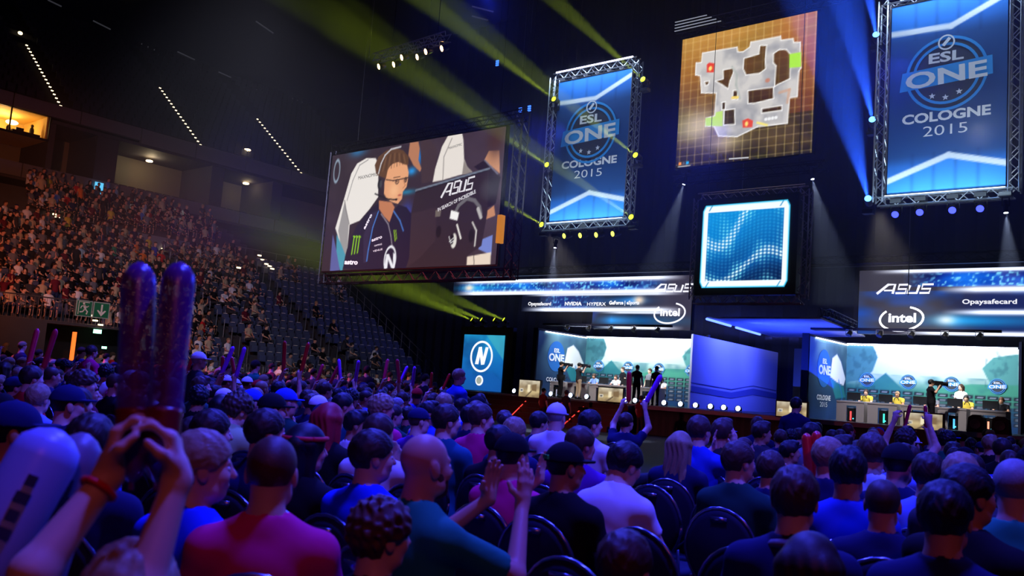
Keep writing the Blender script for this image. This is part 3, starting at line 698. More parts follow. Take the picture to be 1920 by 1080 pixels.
# rail and tunnel at the left
mb = MB()
for y in np.arange(13.2, 19.6, .16): mb.bar((-38.05, y, 2.85), (-38.05, y, 3.75), .01, 4)
mb.bar((-38.05, 13, 3.78), (-38.05, 19.6, 3.78), .03, 5); mb.bar((-38.05, 13, 2.85), (-38.05, 19.6, 2.85), .02, 5)
tag(mb.build('parapet_railing', M_RAIL), 'steel bar railing above the exit tunnel of the left tribune', 'railing')
def tunnel_sign(y0, y1, z0, z1, fn, label):
    r = thing('exit_sign', label, 'sign', (-37.9, (y0+y1)/2, (z0+z1)/2)); mb = MB(); mb.box(-37.96, -37.9, y0, y1, z0, z1); part('board', mb, mat('sign_rim', (150, 170, 160), .5), r)
    mb = MB(); mb.box(-37.9, -37.89, y0+.04, y1-.04, z0+.04, z1-.04); part('green_face', mb, mat('sign_green', (24, 110, 70), .5), r)
    mb = MB(); fn(mb, (y0+y1)/2, (z0+z1)/2); mb.v = [(-37.885+q[1], q[0], q[2]) for q in mb.v]; part('pictogram', mb, mat('sign_white', (215, 225, 215), .5), r)
def runner(mb, y, z):
    mb.disc(y-.04, z+.2, .045, .045, 0); mb.stroke([(y-.02, z+.14), (y+.04, z-.02)], .09, 0); mb.stroke([(y+.04, z-.02), (y+.14, z-.12), (y+.1, z-.24)], .05, 0); mb.stroke([(y+.02, z-.02), (y-.06, z-.14), (y-.18, z-.16)], .05, 0)
    mb.stroke([(y-.0, z+.12), (y+.1, z+.06), (y+.17, z+.12)], .035, 0); mb.stroke([(y-.03, z+.12), (y-.13, z+.08), (y-.15, z-.01)], .035, 0)
    mb.stroke([(y-.24, z-.26), (y-.24, z+.26), (y+.2, z+.26)], .03, 0)
def arrow(mb, y, z): mb.stroke([(y, z+.24), (y, z-.1)], .07, 0); mb.prism([(y-.2, z-.02), (y-.14, z-.0), (y, z-.12), (y+.14, z-.0), (y+.2, z-.02), (y, z-.26)], 0, .01)
tunnel_sign(16.72, 17.4, 3.16, 3.84, runner, 'green and white running man exit sign on the tribune railing')
tunnel_sign(17.44, 18.14, 3.16, 3.84, arrow, 'green and white down arrow exit sign beside the running man sign')
for i, (y, z, s) in enumerate(((18.17, 2.62, .17), (18.55, 1.95, .1))):
    r = MB().box(-38.85, -38.8, y-s, y+s, z-s*.5, z+s*.5).build('emergency_light', lit('exit_green', (150, 255, 200), 3.5, False)); tag(r, ['small glowing green exit lamp inside the tunnel mouth', 'fainter yellow green lamp lower in the tunnel'][i], 'lamp')
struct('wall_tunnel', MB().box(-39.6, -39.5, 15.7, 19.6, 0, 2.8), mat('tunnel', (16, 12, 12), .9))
mb = MB(); mb.box(-38.6, -38.45, 17.02, 17.14, 0, 2.5); tag(mb.build('light_column', lit('orange_tube', (255, 110, 40), 1.6)), 'tall glowing orange light column in the tunnel mouth', 'light')
for i, (px, py) in enumerate(((174, 592), (178, 601), (188, 609))):
    p = on_x(px, py, -38.0); o = MB().box(p.x, p.x+.06, p.y-.1, p.y+.1, p.z-.03, p.z+.03).build('step_light', warm_led); tag(o, 'tiny pale step light hanging under the exit signs', 'step light', 'step lights under the exit signs')
for i, (px, py, x) in enumerate([(103, 402, -52), (107, 408, -52), (112, 413, -52), (118, 420, -51.5), (486, 479, -51), (491, 487, -50.6), (499, 495, -50), (505, 499, -49.6), (510, 504, -49.2), (447, 502, -47), (293, 457, -51), (306, 467, -50.8), (278, 436, -53)]):
    p = on_x(px, py, x); o = MB().box(p.x, p.x+.06, p.y-.13, p.y+.13, p.z-.04, p.z+.04).build('step_light', warm_led)
    g = 'upper left stair of the packed block' if i < 4 else ('landing above the empty seats' if i < 10 else 'ledge below the suites'); tag(o, 'small warm step light on the '+g, 'step light', 'step lights on the '+g)
# faint tubes on the roof
tube_m = lit('roof_tube', (110, 110, 120), .16, False)
for k, (a, b, c, d) in enumerate([(90, 0, 115, 12), (175, 39, 207, 55), (265, 82, 295, 96), (333, 97, 365, 112), (410, 135, 437, 147), (480, 168, 508, 181), (480, 40, 512, 62), (545, 183, 567, 192), (885, 30, 915, 38), (885, 12, 925, 22)]):
    P, Q = on_z(a, b, 30.6), on_z(c, d, 30.6); o = MB().bar(P, Q, .06, 6).build('roof_tube_light', tube_m)
    tag(o, 'faint slanting tube light on the dark roof', 'tube light', 'faint tube lights on the dark roof')
# tribune seats
M_SEAT = mat('blue_seat', (66, 74, 104), .5, spec=.5); M_SEATE = mat('seat_number_plate', (220, 212, 205), .5)
def seat_mb():
    a = MB(); a.prism([(0, 0)], 0, 0) if 0 else None
    a.add([(x, y, z) for (x, z) in ((-.05, .32), (-.14, .80), (-.18, .86), (-.22, .82), (-.13, .30)) for y in (-.21, .21)], [(0, 1, 3, 2), (2, 3, 5, 4), (4, 5, 7, 6), (6, 7, 9, 8), (8, 9, 1, 0), (0, 2, 4, 6, 8), (9, 7, 5, 3, 1)]); return a
SEAT_B = np_mesh('backrest', *(lambda q: (q.v, q.f))(seat_mb()), M_SEAT)
SEAT_P = np_mesh('seat_pan', *(lambda q: (q.v, q.f))(MB().add([(x, y, z) for (x, z) in ((.02, .34), (.0, .66), (-.05, .67), (-.04, .34)) for y in (-.19, .19)], [(0, 1, 3, 2), (2, 3, 5, 4), (4, 5, 7, 6), (6, 7, 1, 0), (0, 2, 4, 6), (7, 5, 3, 1)])), M_SEAT)
SEAT_N = np_mesh('number_plate', *(lambda q: (q.v, q.f))(MB().box(-.22, -.12, -.10, .10, .86, .89)), M_SEATE)
ORD = ['first', 'second', 'third', 'fourth', 'fifth', 'sixth', 'seventh', 'eighth', 'ninth', 'tenth', 'eleventh', 'twelfth', 'thirteenth', 'fourteenth', 'fifteenth', 'sixteenth', 'seventeenth', 'eighteenth', 'nineteenth']
TENS = ['', '', 'twenty', 'thirty', 'forty', 'fifty', 'sixty', 'seventy', 'eighty', 'ninety']
def ordw(n):
    if n <= 19: return ORD[n-1]
    t, u = divmod(n, 10)
    if t > 9: return 'hundred-and-'+ordw(n-100) if n > 100 else 'hundredth'
    return (TENS[t][:-1]+'ieth') if u == 0 else TENS[t]+'-'+ORD[u-1]
tribune_spots = []   # (row, y)
for k in range(NROW):
    for q, y in enumerate(np.arange(row_y0(k)+.3, Y_END-.6, .54)):
        if min(abs(y-26.4), abs(y-32.8)) < .62: continue
        tribune_spots.append((k, q, y))
# ------------------------------------------------------------------ stage, screens, rig
DECK = 1.22
root = thing('stage_platform', 'long black stage platform with pleated skirt behind the crowd', 'stage', (-16, 36, 0))
part('deck', MB().box(-35.5, 4, 33.4, 46.5, DECK-.14, DECK), mat('deck_grey', (52, 54, 62), .35), root)
part('deck_edge', MB().box(-35.5, 4, 33.36, 33.42, DECK-.16, DECK+.005), mat('deck_edge', (120, 124, 135), .4, .5), root)
mb = MB()
for i in range(220): x0 = -35.4+i*.179; mb.add([(x0, 33.5-.05*(i % 2), 0), (x0+.179, 33.5-.05*((i+1) % 2), 0), (x0+.179, 33.5-.05*((i+1) % 2), DECK-.14), (x0, 33.5-.05*(i % 2), DECK-.14)], [(0, 1, 2, 3)])
part('skirt', mb, mat('skirt_cloth', (44, 52, 60), .9), root)
# steps with red edge tubes in front of the left end
root = thing('stage_steps', 'wide dark steps with slanting red light lines before the left stage half', 'steps', (-25, 32.6, 0))
mb = MB()
for k in range(5): mb.box(-29.5, -21.0, 33.3-.38*(5-k), 33.36, DECK*.19*k, DECK*.19*(k+1))
part('treads', mb, mat('tread_red_brown', (52, 26, 24), .6), root)
for (a, b, c, d) in ((990, 748, 960, 778), (1100, 758, 1058, 795)):
    P, Q = on_y(a, b, 33.2), on_y(c, d, 31.3); part('edge_tube', MB().bar(P, Q, .025, 5), lit('red_tube', (255, 70, 60), 1.2, False), root)

# --- logo drawn with lettering and rings (centre x,z ; r = radius)
def event_emblem(parent, x, z, r, y, emit=0., full=True):
    O = parent.location; e = emit
    lettering('emblem_disc', parent, (52, 58, 70), lambda m: m.disc(x, z, r*.93, r*.93, y, .01), O, e)
    def rings(m):
        for q, w in ((.98, .07), (.80, .07)): m.stroke([(x+r*q*math.cos(2*PI*k/40), z+r*q*math.sin(2*PI*k/40)) for k in range(40)], r*w, y-.02, .01, True)
        m.prism([(x-r*1.16, z-.36*r), (x-r*1.10, z+.16*r), (x+r*1.10, z+.30*r), (x+r*1.12, z-.20*r)][::-1], y-.03, y-.02)
    lettering('emblem_rings', parent, (52, 150, 228), rings, O, e)
    def words(m):
        m.text('ONE', x, z-.27*r, .42*r, y-.045, w=2.0*r, bold=.03, rot=.04); m.text('ESL', x, z+.32*r, .26*r, y-.045, w=.86*r, bold=.03)
        if full:
            for dx, dz in ((-.33, -.58), (0, -.66), (.33, -.55)):
                m.prism([(x+dx*r+(.085 if k % 2 == 0 else .036)*r*math.sin(PI*k/5), z+dz*r+(.085 if k % 2 == 0 else .036)*r*math.cos(PI*k/5)) for k in range(10)], y-.03, y-.02)
            m.stroke([(x+r*.19*math.cos(2*PI*k/20), z+r*.84+r*.19*math.sin(2*PI*k/20)) for k in range(20)], r*.04, y-.045, .01, True)
            m.stroke([(x-.08*r, z+.76*r), (x+.08*r, z+.95*r)], r*.08, y-.045, .01)
    lettering('emblem_lettering', parent, (222, 226, 232), words, O, e)

# --- hanging banners
def banner(x0, x1, z0, z1, y, label, conv):
    root = thing('hanging_banner', label, 'banner', ((x0+x1)/2, y, z0)); w = x1-x0; O = root.location
    cv = Cv(x0+.22, x1-.22, z0+.22, z1-.22, .04)
    cv.grad([(0, (60, 140, 225)), (.14, (52, 120, 205)), (.19, (44, 88, 150)), (.5, (38, 72, 128)), (.80, (42, 84, 146)), (.87, (48, 112, 200)), (1, (52, 128, 215))], cv.w+.0)
    cx = (x0+x1)/2; zt = z1-.95; zb = z0+.95
    cv.poly([(x0, z0), (x1, z0), (x1, zb-.15), (cx+.1, zb+.28), (x0, zb-.42)], (62, 146, 232)); cv.poly([(x0, z1), (x1, z1), (x1, zt+.6), (cx+.1, zt-.16), (x0, zt-.1)], (50, 124, 214))
    for xx in np.linspace(x0+.9, x1-.9, 4): cv.mix(.22*np.exp(-((cv.X-xx)/.05)**2)*(abs(cv.w-.5) > .3), (20, 50, 100))
    cv.line([(x0, zb-.42), (cx+.1, zb+.28), (x1, zb-.15)], .17, (236, 240, 245)); cv.line([(x0, zt-.1), (cx+.1, zt-.16), (x1, zt+.6)], .17, (236, 240, 245))
    cv.build('banner_cloth', y, PRINT, root, O)
    part('cloth_back', MB().box(x0+.22, x1-.22, y+.01, y+.03, z0+.22, z1-.22), M_DRAPE, root)
    mb = MB(); h = .11
    for (p, q) in (((x0, y, z0), (x0, y, z1)), ((x1, y, z0), (x1, y, z1)), ((x0, y, z0), (x1, y, z0)), ((x0, y, z1), (x1, y, z1))): truss(mb, p, q, .26, .27, .028, .014, (0, 1, 0))
    part('truss_frame', mb, M_TRUSS, root)
    event_emblem(root, cx, (z0+z1)/2+.55, w*.305, y-.03)
    lettering('city_lettering', root, (236, 238, 242), lambda m: (m.text('COLOGNE', cx, z0+2.25, .27, y-.03, w=w*.66, bold=.035), m.text('2015', cx, z0+1.82, .30, y-.03, w=w*.33, bold=-.005)), O, 0)
    part('light_bar', MB().box(x0+.15, x1-.15, y-.16, y-.10, z1+.12, z1+.18), lit('bar_white', (225, 215, 255), 3.5, False), root)
    part('light_bar', MB().box(x0+.2, x1-.2, y-.14, y-.10, z0+.14, z0+.17), lit('bar_white_low', (235, 245, 255), 1.6, False), root)
    # the two batten lights that graze the cloth and an added, unseen flood ahead of it
    lamp('AREA', 'banner_batten_light', (cx, y-.55, z0-.1), (cx, y, z0+1.4), 62, (.55, .78, 1), shape='RECTANGLE', size=w, size_y=.1)
    lamp('AREA', 'banner_batten_light', (cx, y-.55, z1+.1), (cx, y, z1-1.4), 62, (.55, .75, 1), shape='RECTANGLE', size=w, size_y=.1)
    lamp('SPOT', 'banner_flood_fill', (cx+3, y-9, z0-1), (cx, y, (z0+z1)/2), 1500, (.80, .90, 1), spot_size=math.radians(44), spot_blend=.6, shadow_soft_size=.2)
    for xx in (x0+.3, x1-.3): part('hoist_cable', MB().bar((xx, y, z1+.1), (xx, y, 30.9), .012, 4), M_BLACK, root)
    return root
banner(-21.15, -17.35, 7.7, 13.65, 26.5, 'tall blue event banner in a lattice frame left of the map screen', None)
banner(-8.62, -5.1, 7.7, 13.8, 26.3, 'tall blue event banner in a lattice frame at the far right', None)

# --- giant camera-picture screen
y = 21.0; S3 = lambda zx, zy: (lambda p: (p.x, p.z))(on_y(600+zx/3.1775, 200+zy/3.1775, y)); L3 = lambda *a: [S3(*p) for p in a]
x0, x1, z0, z1 = -27.35, -18.6, 5.38, 9.86
root = thing('video_screen', 'giant hanging video screen showing a player with headset at a white chair', 'screen', (-23, y, z0)); O = root.location
cv = Cv(x0, x1, z0, z1, .033); k = .0315
n1 = cv.noise(1.4, 1.0, 3); cv.C[:] = np.array((50, 38, 48))/255.; cv.mix((cv.u-.3)*.7, (82, 66, 78)); cv.mix((n1-.5)*.8, (96, 78, 88))
for (a, b, rx, rz, c, al) in ((230, 270, .5, .2, (40, 120, 180), .7), (550, 385, .25, .16, (40, 150, 230), .9), (600, 300, .14, .35, (30, 130, 220), .8), (520, 510, .5, .10, (40, 130, 170), .8), (520, 640, .3, .4, (50, 70, 190), .8), (495, 920, .3, .45, (70, 90, 220), .9)): cv.ell(*S3(a, b), rx, rz, c, al, soft=1.2)
cv.poly(L3((600, 210), (650, 190), (700, 250), (690, 440), (610, 460)), (66, 50, 56)); cv.poly(L3((540, 215), (590, 210), (598, 250), (590, 320), (608, 370), (600, 390), (560, 350), (530, 290)), (176, 118, 88))
CH = (226, 220, 214)
cv.poly(L3((95, 725), (150, 540), (190, 400), (225, 340), (280, 308), (335, 308), (352, 345), (350, 540), (300, 610), (240, 680), (180, 705), (168, 840), (140, 900), (110, 770)), CH)
cv.poly(L3((152, 560), (165, 640), (175, 700), (168, 840), (150, 900), (130, 840), (112, 740)), (150, 146, 146)); cv.line(L3((165, 560), (200, 440), (240, 350), (290, 318)), .03, (120, 116, 118)); cv.line(L3((178, 700), (160, 620), (150, 560)), .03, (90, 86, 90))
cv.poly(L3((103, 760), (130, 820), (155, 885), (138, 975), (125, 980), (100, 900)), (70, 146, 168)); cv.poly(L3((62, 985), (80, 760), (100, 850), (122, 975)), (88, 92, 150)); cv.ell(*S3(104, 385), .17, .42, (170, 200, 220), .7, ring=.05)
cv.poly(L3((675, 450), (690, 370), (730, 240), (768, 172), (850, 157), (858, 200), (862, 310), (880, 360), (910, 390), (830, 410), (730, 440)), (222, 214, 206)); cv.line(L3((735, 440), (742, 300), (790, 190)), .03, (120, 112, 110)); cv.poly(L3((862, 315), (880, 362), (912, 392), (850, 405)), (140, 130, 124))
cv.poly(L3((920, 360), (985, 318), (1080, 420), (1050, 580), (985, 610), (1000, 420)), (40, 30, 40)); cv.poly(L3((985, 315), (1010, 265), (1072, 262), (1075, 400), (1020, 352)), (196, 140, 104)); cv.ell(*S3(1055, 205), .35, .5, (70, 44, 38), .95, soft=.9)
cv.poly(L3((975, 640), (1040, 590), (1048, 650), (985, 675)), (190, 132, 98)); cv.line(L3((985, 320), (1062, 402)), .04, (120, 120, 140))
cv.poly(L3((948, 800), (1032, 765), (1024, 885), (948, 850)), (112, 128, 196)); cv.poly(L3((878, 895), (1022, 868), (1018, 942), (876, 945)), (222, 204, 186)); cv.line(L3((918, 868), (922, 940)), .025, (60, 50, 50))
cv.poly(L3((575, 500), (1012, 372), (1000, 640), (965, 830), (880, 890), (876, 945), (515, 965), (545, 640)), (50, 38, 46)); cv.poly(L3((540, 640), (700, 600), (690, 800), (600, 900), (520, 960)), (62, 46, 54), .6); cv.line(L3((575, 500), (1012, 370)), .075, (108, 116, 132)); cv.line(L3((580, 508), (1008, 380)), .03, (30, 24, 30))
# player
SHIRT = (34, 28, 50); SK = (222, 158, 116)
cv.poly(L3((345, 575), (280, 640), (220, 715), (190, 780), (165, 850), (140, 965), (375, 975), (515, 962), (535, 900), (548, 640), (520, 600), (470, 585), (430, 640)), SHIRT)
cv.poly(L3((300, 640), (345, 620), (300, 760), (278, 930), (262, 930), (262, 780)), (60, 50, 80), .5); cv.line(L3((352, 625), (318, 720), (292, 850), (282, 920)), .055, (70, 120, 200)); cv.line(L3((440, 620), (480, 680), (500, 740)), .05, (70, 120, 200)); cv.line(L3((368, 640), (410, 700), (426, 770), (434, 840)), .04, (150, 140, 150))
cv.poly(L3((355, 560), (430, 570), (448, 600), (432, 650), (418, 690), (385, 655), (355, 610)), (186, 118, 84)); cv.poly(L3((395, 430), (402, 370), (450, 330), (520, 335), (532, 395), (528, 430), (520, 478), (497, 508), (492, 550), (468, 580), (440, 572), (405, 555), (385, 520), (388, 450)), SK)
cv.ell(*S3(445, 500), .30, .34, (240, 186, 140), .7, soft=1.6); cv.ell(*S3(462, 447), .035, .03, (40, 26, 24)); cv.ell(*S3(514, 436), .03, .025, (40, 26, 24)); cv.line(L3((500, 440), (512, 470), (498, 486)), .03, (176, 112, 80)); cv.line(L3((442, 425), (480, 418)), .03, (80, 54, 40)); cv.ell(*S3(478, 528), .09, .035, (170, 80, 70), .9); cv.ell(*S3(470, 552), .12, .05, (200, 128, 96), .6, soft=1.)
cv.poly(L3((338, 400), (330, 350), (352, 300), (400, 262), (450, 245), (500, 262), (532, 300), (530, 350), (505, 345), (470, 330), (430, 345), (408, 375), (396, 430), (372, 420), (345, 410)), (92, 62, 44))
for t in range(10): cv.line(L3((360+t*17, 392-t*6), (385+t*13, 290-t*2+(t-5)**2)), .035, (138, 100, 70) if t % 2 else (62, 40, 30), .7)
cv.line(L3((352, 400), (368, 340), (392, 290), (428, 255), (485, 240)), .06, (190, 190, 196)); cv.ell(*S3(360, 462), .36*.32, .62*.32, (34, 32, 38)); cv.ell(*S3(366, 462), .23*.32, .45*.32, (74, 72, 80), .8)
cv.line(L3((332, 520), (365, 535), (410, 552), (458, 556)), .05, (30, 28, 34)); cv.ell(*S3(458, 554), .055, .04, (24, 22, 28)); cv.line(L3((398, 436), (440, 442), (470, 436), (528, 424)), .035, (36, 28, 30)); cv.ell(*S3(463, 448), .085, .08, (40, 30, 32), ring=.03); cv.ell(*S3(514, 436), .055, .075, (40, 30, 32), ring=.03)
for i in range(3): cv.line(L3((208+i*16, 775-i*1), (192+i*17, 880-i*4)), .05, (150, 220, 30)); cv.line(L3((203+i*16, 772), (214+i*16, 778)), .04, (150, 220, 30))
cv.line(L3((445, 738), (452, 800)), .04, (150, 200, 30)); cv.line(L3((455, 736), (460, 790)), .03, (150, 200, 30))
cv.ell(*S3(420, 912), .29, .46, (226, 224, 230), ring=.06); cv.poly(L3((385, 965), (398, 880), (414, 878), (438, 940), (440, 870), (452, 880), (448, 962), (428, 962), (410, 915), (404, 965)), (226, 224, 230))
# headphones lying at the monitor
cv.line(L3((800, 650), (830, 590), (880, 548), (925, 560), (955, 600), (962, 640)), .13, (104, 100, 104)); cv.poly(L3((785, 618), (832, 632), (822, 680), (776, 668)), (234, 232, 230)); cv.line(L3((945, 610), (962, 660)), .13, (176, 172, 170))
cv.ell(*S3(800, 800), .125*1.05, .25, (216, 212, 204)); cv.ell(*S3(790, 790), .085, .18, (30, 24, 30)); cv.line(L3((820, 705), (842, 785)), .07, (226, 222, 216)); cv.line(L3((912, 690), (935, 740), (925, 830)), .06, (200, 196, 192)); cv.ell(*S3(905, 770), .12, .22, (34, 28, 34)); cv.line(L3((772, 775), (782, 812), (800, 800)), .03, (230, 230, 230)); cv.line(L3((775, 805), (800, 782)), .03, (230, 230, 230)); cv.ell(*S3(710, 745), .12, .2, (30, 24, 30), .9)
cv.poly(L3((692, 618), (726, 616), (720, 655), (690, 657)), (120, 110, 100), .8)
cv.build('screen_picture', y-.03, LED, root, O)
W = (232, 230, 234)
def scr(m):
    a = Vector(S3(724, 545)); bb = Vector(S3(925, 492)); sl = math.atan2((bb-a).y, (bb-a).x)
    h = .34; t = lambda px, py: (a.x+.02+px*math.cos(sl)-py*math.sin(sl)+py*.30, a.y+px*math.sin(sl)+py*math.cos(sl)); L = (bb-a).length-.1
    def st(pts, w=.075): m.stroke([t(px*L, py*h*1.35) for px, py in pts], w, y-.05, .01)
    st([(0, 0), (.15, .95), (.28, .95), (.28, 0)]); st([(.12, .36), (.27, .36)], .05)
    st([(.34, .08), (.51, .08), (.51, .5), (.37, .5), (.37, .95), (.53, .95)], .06); st([(.57, .9), (.57, .08), (.73, .08), (.73, .9)]); st([(.78, .08), (.96, .08), (.96, .5), (.80, .5), (.80, .95), (.98, .95)], .06)
lettering('screen_lettering', root, W, scr, O, 1.0)
for t_, px_, h_, w_, r_, b_ in (('IN SEARCH OF INCREDIBLE', (820, 572), .12, 1.75, .29, .02), ('astro', (345, 795), .12, .55, .2, .02), ('astro', (190, 940), .17, .75, -.05, .04), ('astro', (295, 690), .12, .62, 1.0, .03), ('VENUE', (350, 862), .07, .5, .12, 0), ('GAMING', (352, 830), .06, .4, .12, 0)):
    lettering('screen_lettering', root, W, lambda m: m.text(t_, *S3(*px_), h_, y-.05, w=w_, bold=b_, rot=r_), O, 1.0)
lettering('screen_lettering', root, (60, 56, 60), lambda m: m.text('MAXNOMIC', *S3(290, 425), .13, y-.05, w=1.05, rot=.05), O, .3); lettering('screen_lettering', root, (60, 56, 60), lambda m: m.text('MAXNOMIC', *S3(812, 245), .09, y-.05, w=.62, rot=.12), O, .3)
mb = MB()
for (p, q) in (((x0-.12, y+.25, z0-.45), (x0-.12, y+.25, z1+.2)), ((x1+.42, y+.25, z0-.45), (x1+.42, y+.25, z1+.45)), ((x0-.2, y+.25, z0-.28), (x1+.5, y+.25, z0-.28)), ((x0-.2, y+.25, z1+.28), (x1+.5, y+.25, z1+.38))): truss(mb, p, q, .32, .32, .028, .014, (0, 1, 0))
part('truss_frame', mb, M_DTRUSS, root); part('housing', MB().box(x0-.05, x1+.05, y, y+.12, z0-.05, z1+.05), M_BLACK, root)
for xx in (x0+1, (x0+x1)/2, x1-.6): part('hoist_cable', MB().bar((xx, y+.3, z1+.4), (xx, y+.3, 30.9), .012, 4), M_BLACK, root)
p = on_y(946, 432, y+.2); o = MB().box(p.x-.08, p.x+.08, y-.1, y+.1, p.z-.45, p.z+.45).build('cable_box', lit('orange_box', (225, 140, 40), .7, False)); tag(o, 'orange yellow box on the right edge of the giant video screen', 'box')

# --- map screen
y = 28.9; S5 = lambda zx, zy: (lambda p: (p.x, p.z))(on_y(1240+zx/2.7, zy/2.7, y)); L5 = lambda *a: [S5(*p) for p in a]
x0, x1, z0, z1 = -16.95, -11.72, 10.2, 15.22
root = thing('map_screen', 'square hanging screen with orange brown background and a pale floor map', 'screen', (-14.3, y, z0)); O = root.location
cv = Cv(x0, x1, z0, z1, .035); n1 = cv.noise(2.2, 1.6, 11); n2 = cv.noise(.5, .5, 12)
cv.grad([(0, (34, 26, 12)), (.25, (56, 42, 16)), (.45, (96, 62, 22)), (.7, (156, 100, 36)), (1, (196, 142, 66))]); cv.mix((cv.u-.45)*.9*(cv.w > .3), (158, 74, 30)); cv.mix((n1-.5)*1.2, (96, 110, 30)); cv.mix((n2-.5)*.5, (220, 170, 90))
cv.ell(*S5(190, 640), 1.0, .7, (206, 188, 150), .9, soft=1.3); cv.ell(*S5(330, 720), .9, .4, (190, 172, 130), .8, soft=1.3); cv.ell(*S5(560, 680), .9, .45, (120, 96, 60), .5, soft=1.3)
for q in range(17): cv.mix(.30*np.exp(-((cv.X-x0-.15-q*.315)/.022)**2), (250, 225, 160)); cv.mix(.24*np.exp(-((cv.Z-z0-.1-q*.315)/.022)**2), (250, 225, 160))
OUT = L5((210, 270), (385, 240), (388, 264), (415, 264), (450, 240), (455, 215), (605, 185), (608, 206), (668, 197), (672, 217), (705, 215), (708, 345), (698, 362), (690, 490), (650, 497), (640, 625), (490, 642), (436, 668), (385, 693), (292, 690), (268, 640), (225, 640), (228, 600), (272, 587), (280, 472), (205, 472), (200, 385), (175, 380), (178, 320), (205, 318))
HOL = [L5((420, 297), (495, 275), (500, 232), (535, 230), (528, 300), (530, 350), (500, 372), (430, 382), (416, 350)), L5((570, 272), (600, 252), (635, 252), (657, 277), (652, 400), (590, 430), (575, 440), (582, 335), (568, 320)), L5((440, 460), (570, 442), (570, 500), (470, 525), (440, 525)),
       L5((315, 355), (365, 345), (368, 365), (350, 410), (340, 452), (308, 430), (275, 412), (315, 400)), L5((320, 560), (373, 552), (375, 630), (318, 635)), L5((365, 460), (388, 458), (388, 505), (362, 505)), L5((510, 552), (612, 535), (612, 560), (510, 575)), L5((220, 415), (245, 412), (240, 430), (225, 435)), L5((308, 520), (326, 516), (326, 555), (308, 558))]
base = cv.C.copy(); cv.poly(OUT, (206, 202, 198)); cv.mix((n2-.42)*2.2*np.all(abs(cv.C-np.array((206, 202, 198))/255.) < .02, axis=2), (150, 150, 156))
al = np.zeros(cv.X.shape+(3,)); keep = cv.C; cv.C = al
for h in HOL: cv.poly(h, (255, 255, 255))
al = cv.C; cv.C = keep*(1-al)+base*.62*al
for h in [OUT]+HOL: cv.line(h+[h[0]], .04, (244, 242, 240))
cv.line(L5((360, 340), (385, 380), (380, 430), (400, 500)), .09, (170, 176, 170), .7); cv.line(L5((600, 470), (650, 455), (640, 520)), .1, (206, 160, 130), .7)
cv.poly(L5((650, 275), (708, 265), (708, 340), (650, 345)), (170, 232, 70)); cv.poly(L5((225, 600), (275, 590), (278, 570), (312, 562), (312, 640), (226, 638)), (190, 226, 110)); cv.poly(L5((232, 328), (245, 318), (272, 322), (268, 368), (232, 368)), (226, 66, 50)); cv.poly(L5((412, 612), (440, 600), (466, 612), (462, 645), (414, 648)), (224, 74, 56)); cv.ell(*S5(250, 348), .07, .09, (250, 220, 120)); cv.ell(*S5(433, 628), .06, .09, (250, 220, 120)); cv.ell(*S5(540, 408), .09, .08, (200, 120, 90), .8)
cv.line(L5((362, 496), (388, 494)), .1, (244, 214, 110)); cv.line(L5((488, 622), (536, 634)), .08, (244, 226, 120))
for q in range(4): cv.ell(*S5(548+q*17-17, 605-q*3), .06, .06, (240, 240, 240))
cv.poly(L5((90, 823), (103, 822), (103, 836), (90, 838)), (250, 150, 40)); cv.poly(L5((127, 818), (141, 817), (141, 831), (127, 833)), (40, 170, 240)); cv.poly(L5((109, 820), (120, 819), (120, 833), (109, 835)), (90, 90, 90)); cv.line(L5((88, 846), (148, 838)), .03, (200, 200, 200))
cv.build('screen_picture', y-.03, LED, root, O)
lettering('screen_lettering', root, (225, 225, 225), lambda m: m.text('SomebodyFor PersonView Dust', *S5(393, 806), .07, y-.05, w=.95), O, .8) if False else None
cvs = lettering('screen_lettering', root, (225, 225, 225), lambda m: m.stroke(L5((345, 806), (444, 799)), .05, y-.05), O, .7)
part('housing', MB().box(x0-.05, x1+.05, y, y+.15, z0-.05, z1+.05), M_BLACK, root)
mb = MB(); truss(mb, (x0-.2, y+.3, z0-.4), (x1+.4, y+.3, z0-.4), .32, .34, .025, .013); part('truss_frame', mb, M_DTRUSS, root); mb = MB(); truss(mb, (x0-.4, y+.3, z1+.55), (x1+.9, y+.3, z1+.55), .4, .34, .028, .014)
part('truss_frame', mb, M_DTRUSS, root)
mb = MB()
for q in range(4): mb.box(x0-.35, x0+1.6-.2*q, y-.1, y-.06, z1+.38+q*.12, z1+.40+q*.12)
part('striped_louvre', mb, lit('white_stripe', (190, 195, 210), .5, False), root)
for xx in (x0+.5, x1-.5): part('hoist_cable', MB().bar((xx, y+.3, z1+.6), (xx, y+.3, 30.9), .014, 4), M_BLACK, root)

# --- square pattern screen over the stage centre
y = 27.6; x0, x1, z0, z1 = -15.32, -11.45, 5.08, 8.68
root = thing('pattern_screen', 'square screen of cyan dots with a white frame hung over stage centre', 'screen', (-13.4, y, z0)); O = root.location
mb = MB()
for (p, q) in (((x0, y+.3, z0), (x0, y+.3, z1)), ((x1, y+.3, z0), (x1, y+.3, z1)), ((x0, y+.3, z0), (x1, y+.3, z0)), ((x0, y+.3, z1), (x1, y+.3, z1))): truss(mb, p, q, .30, .28, .028, .015, (0, 1, 0))
part('truss_frame', mb, mat('truss_pale', (170, 160, 175), .4, .6), root); part('housing', MB().box(x0+.12, x1-.12, y, y+.3, z0+.12, z1-.12), M_BLACK, root)
a0, a1, b0, b1 = x0+.32, x1-.38, z0+.36, z1-.34
cv = Cv(a0, a1, b0, b1, .028); cv.C[:] = (0, 0, 0); r = .22
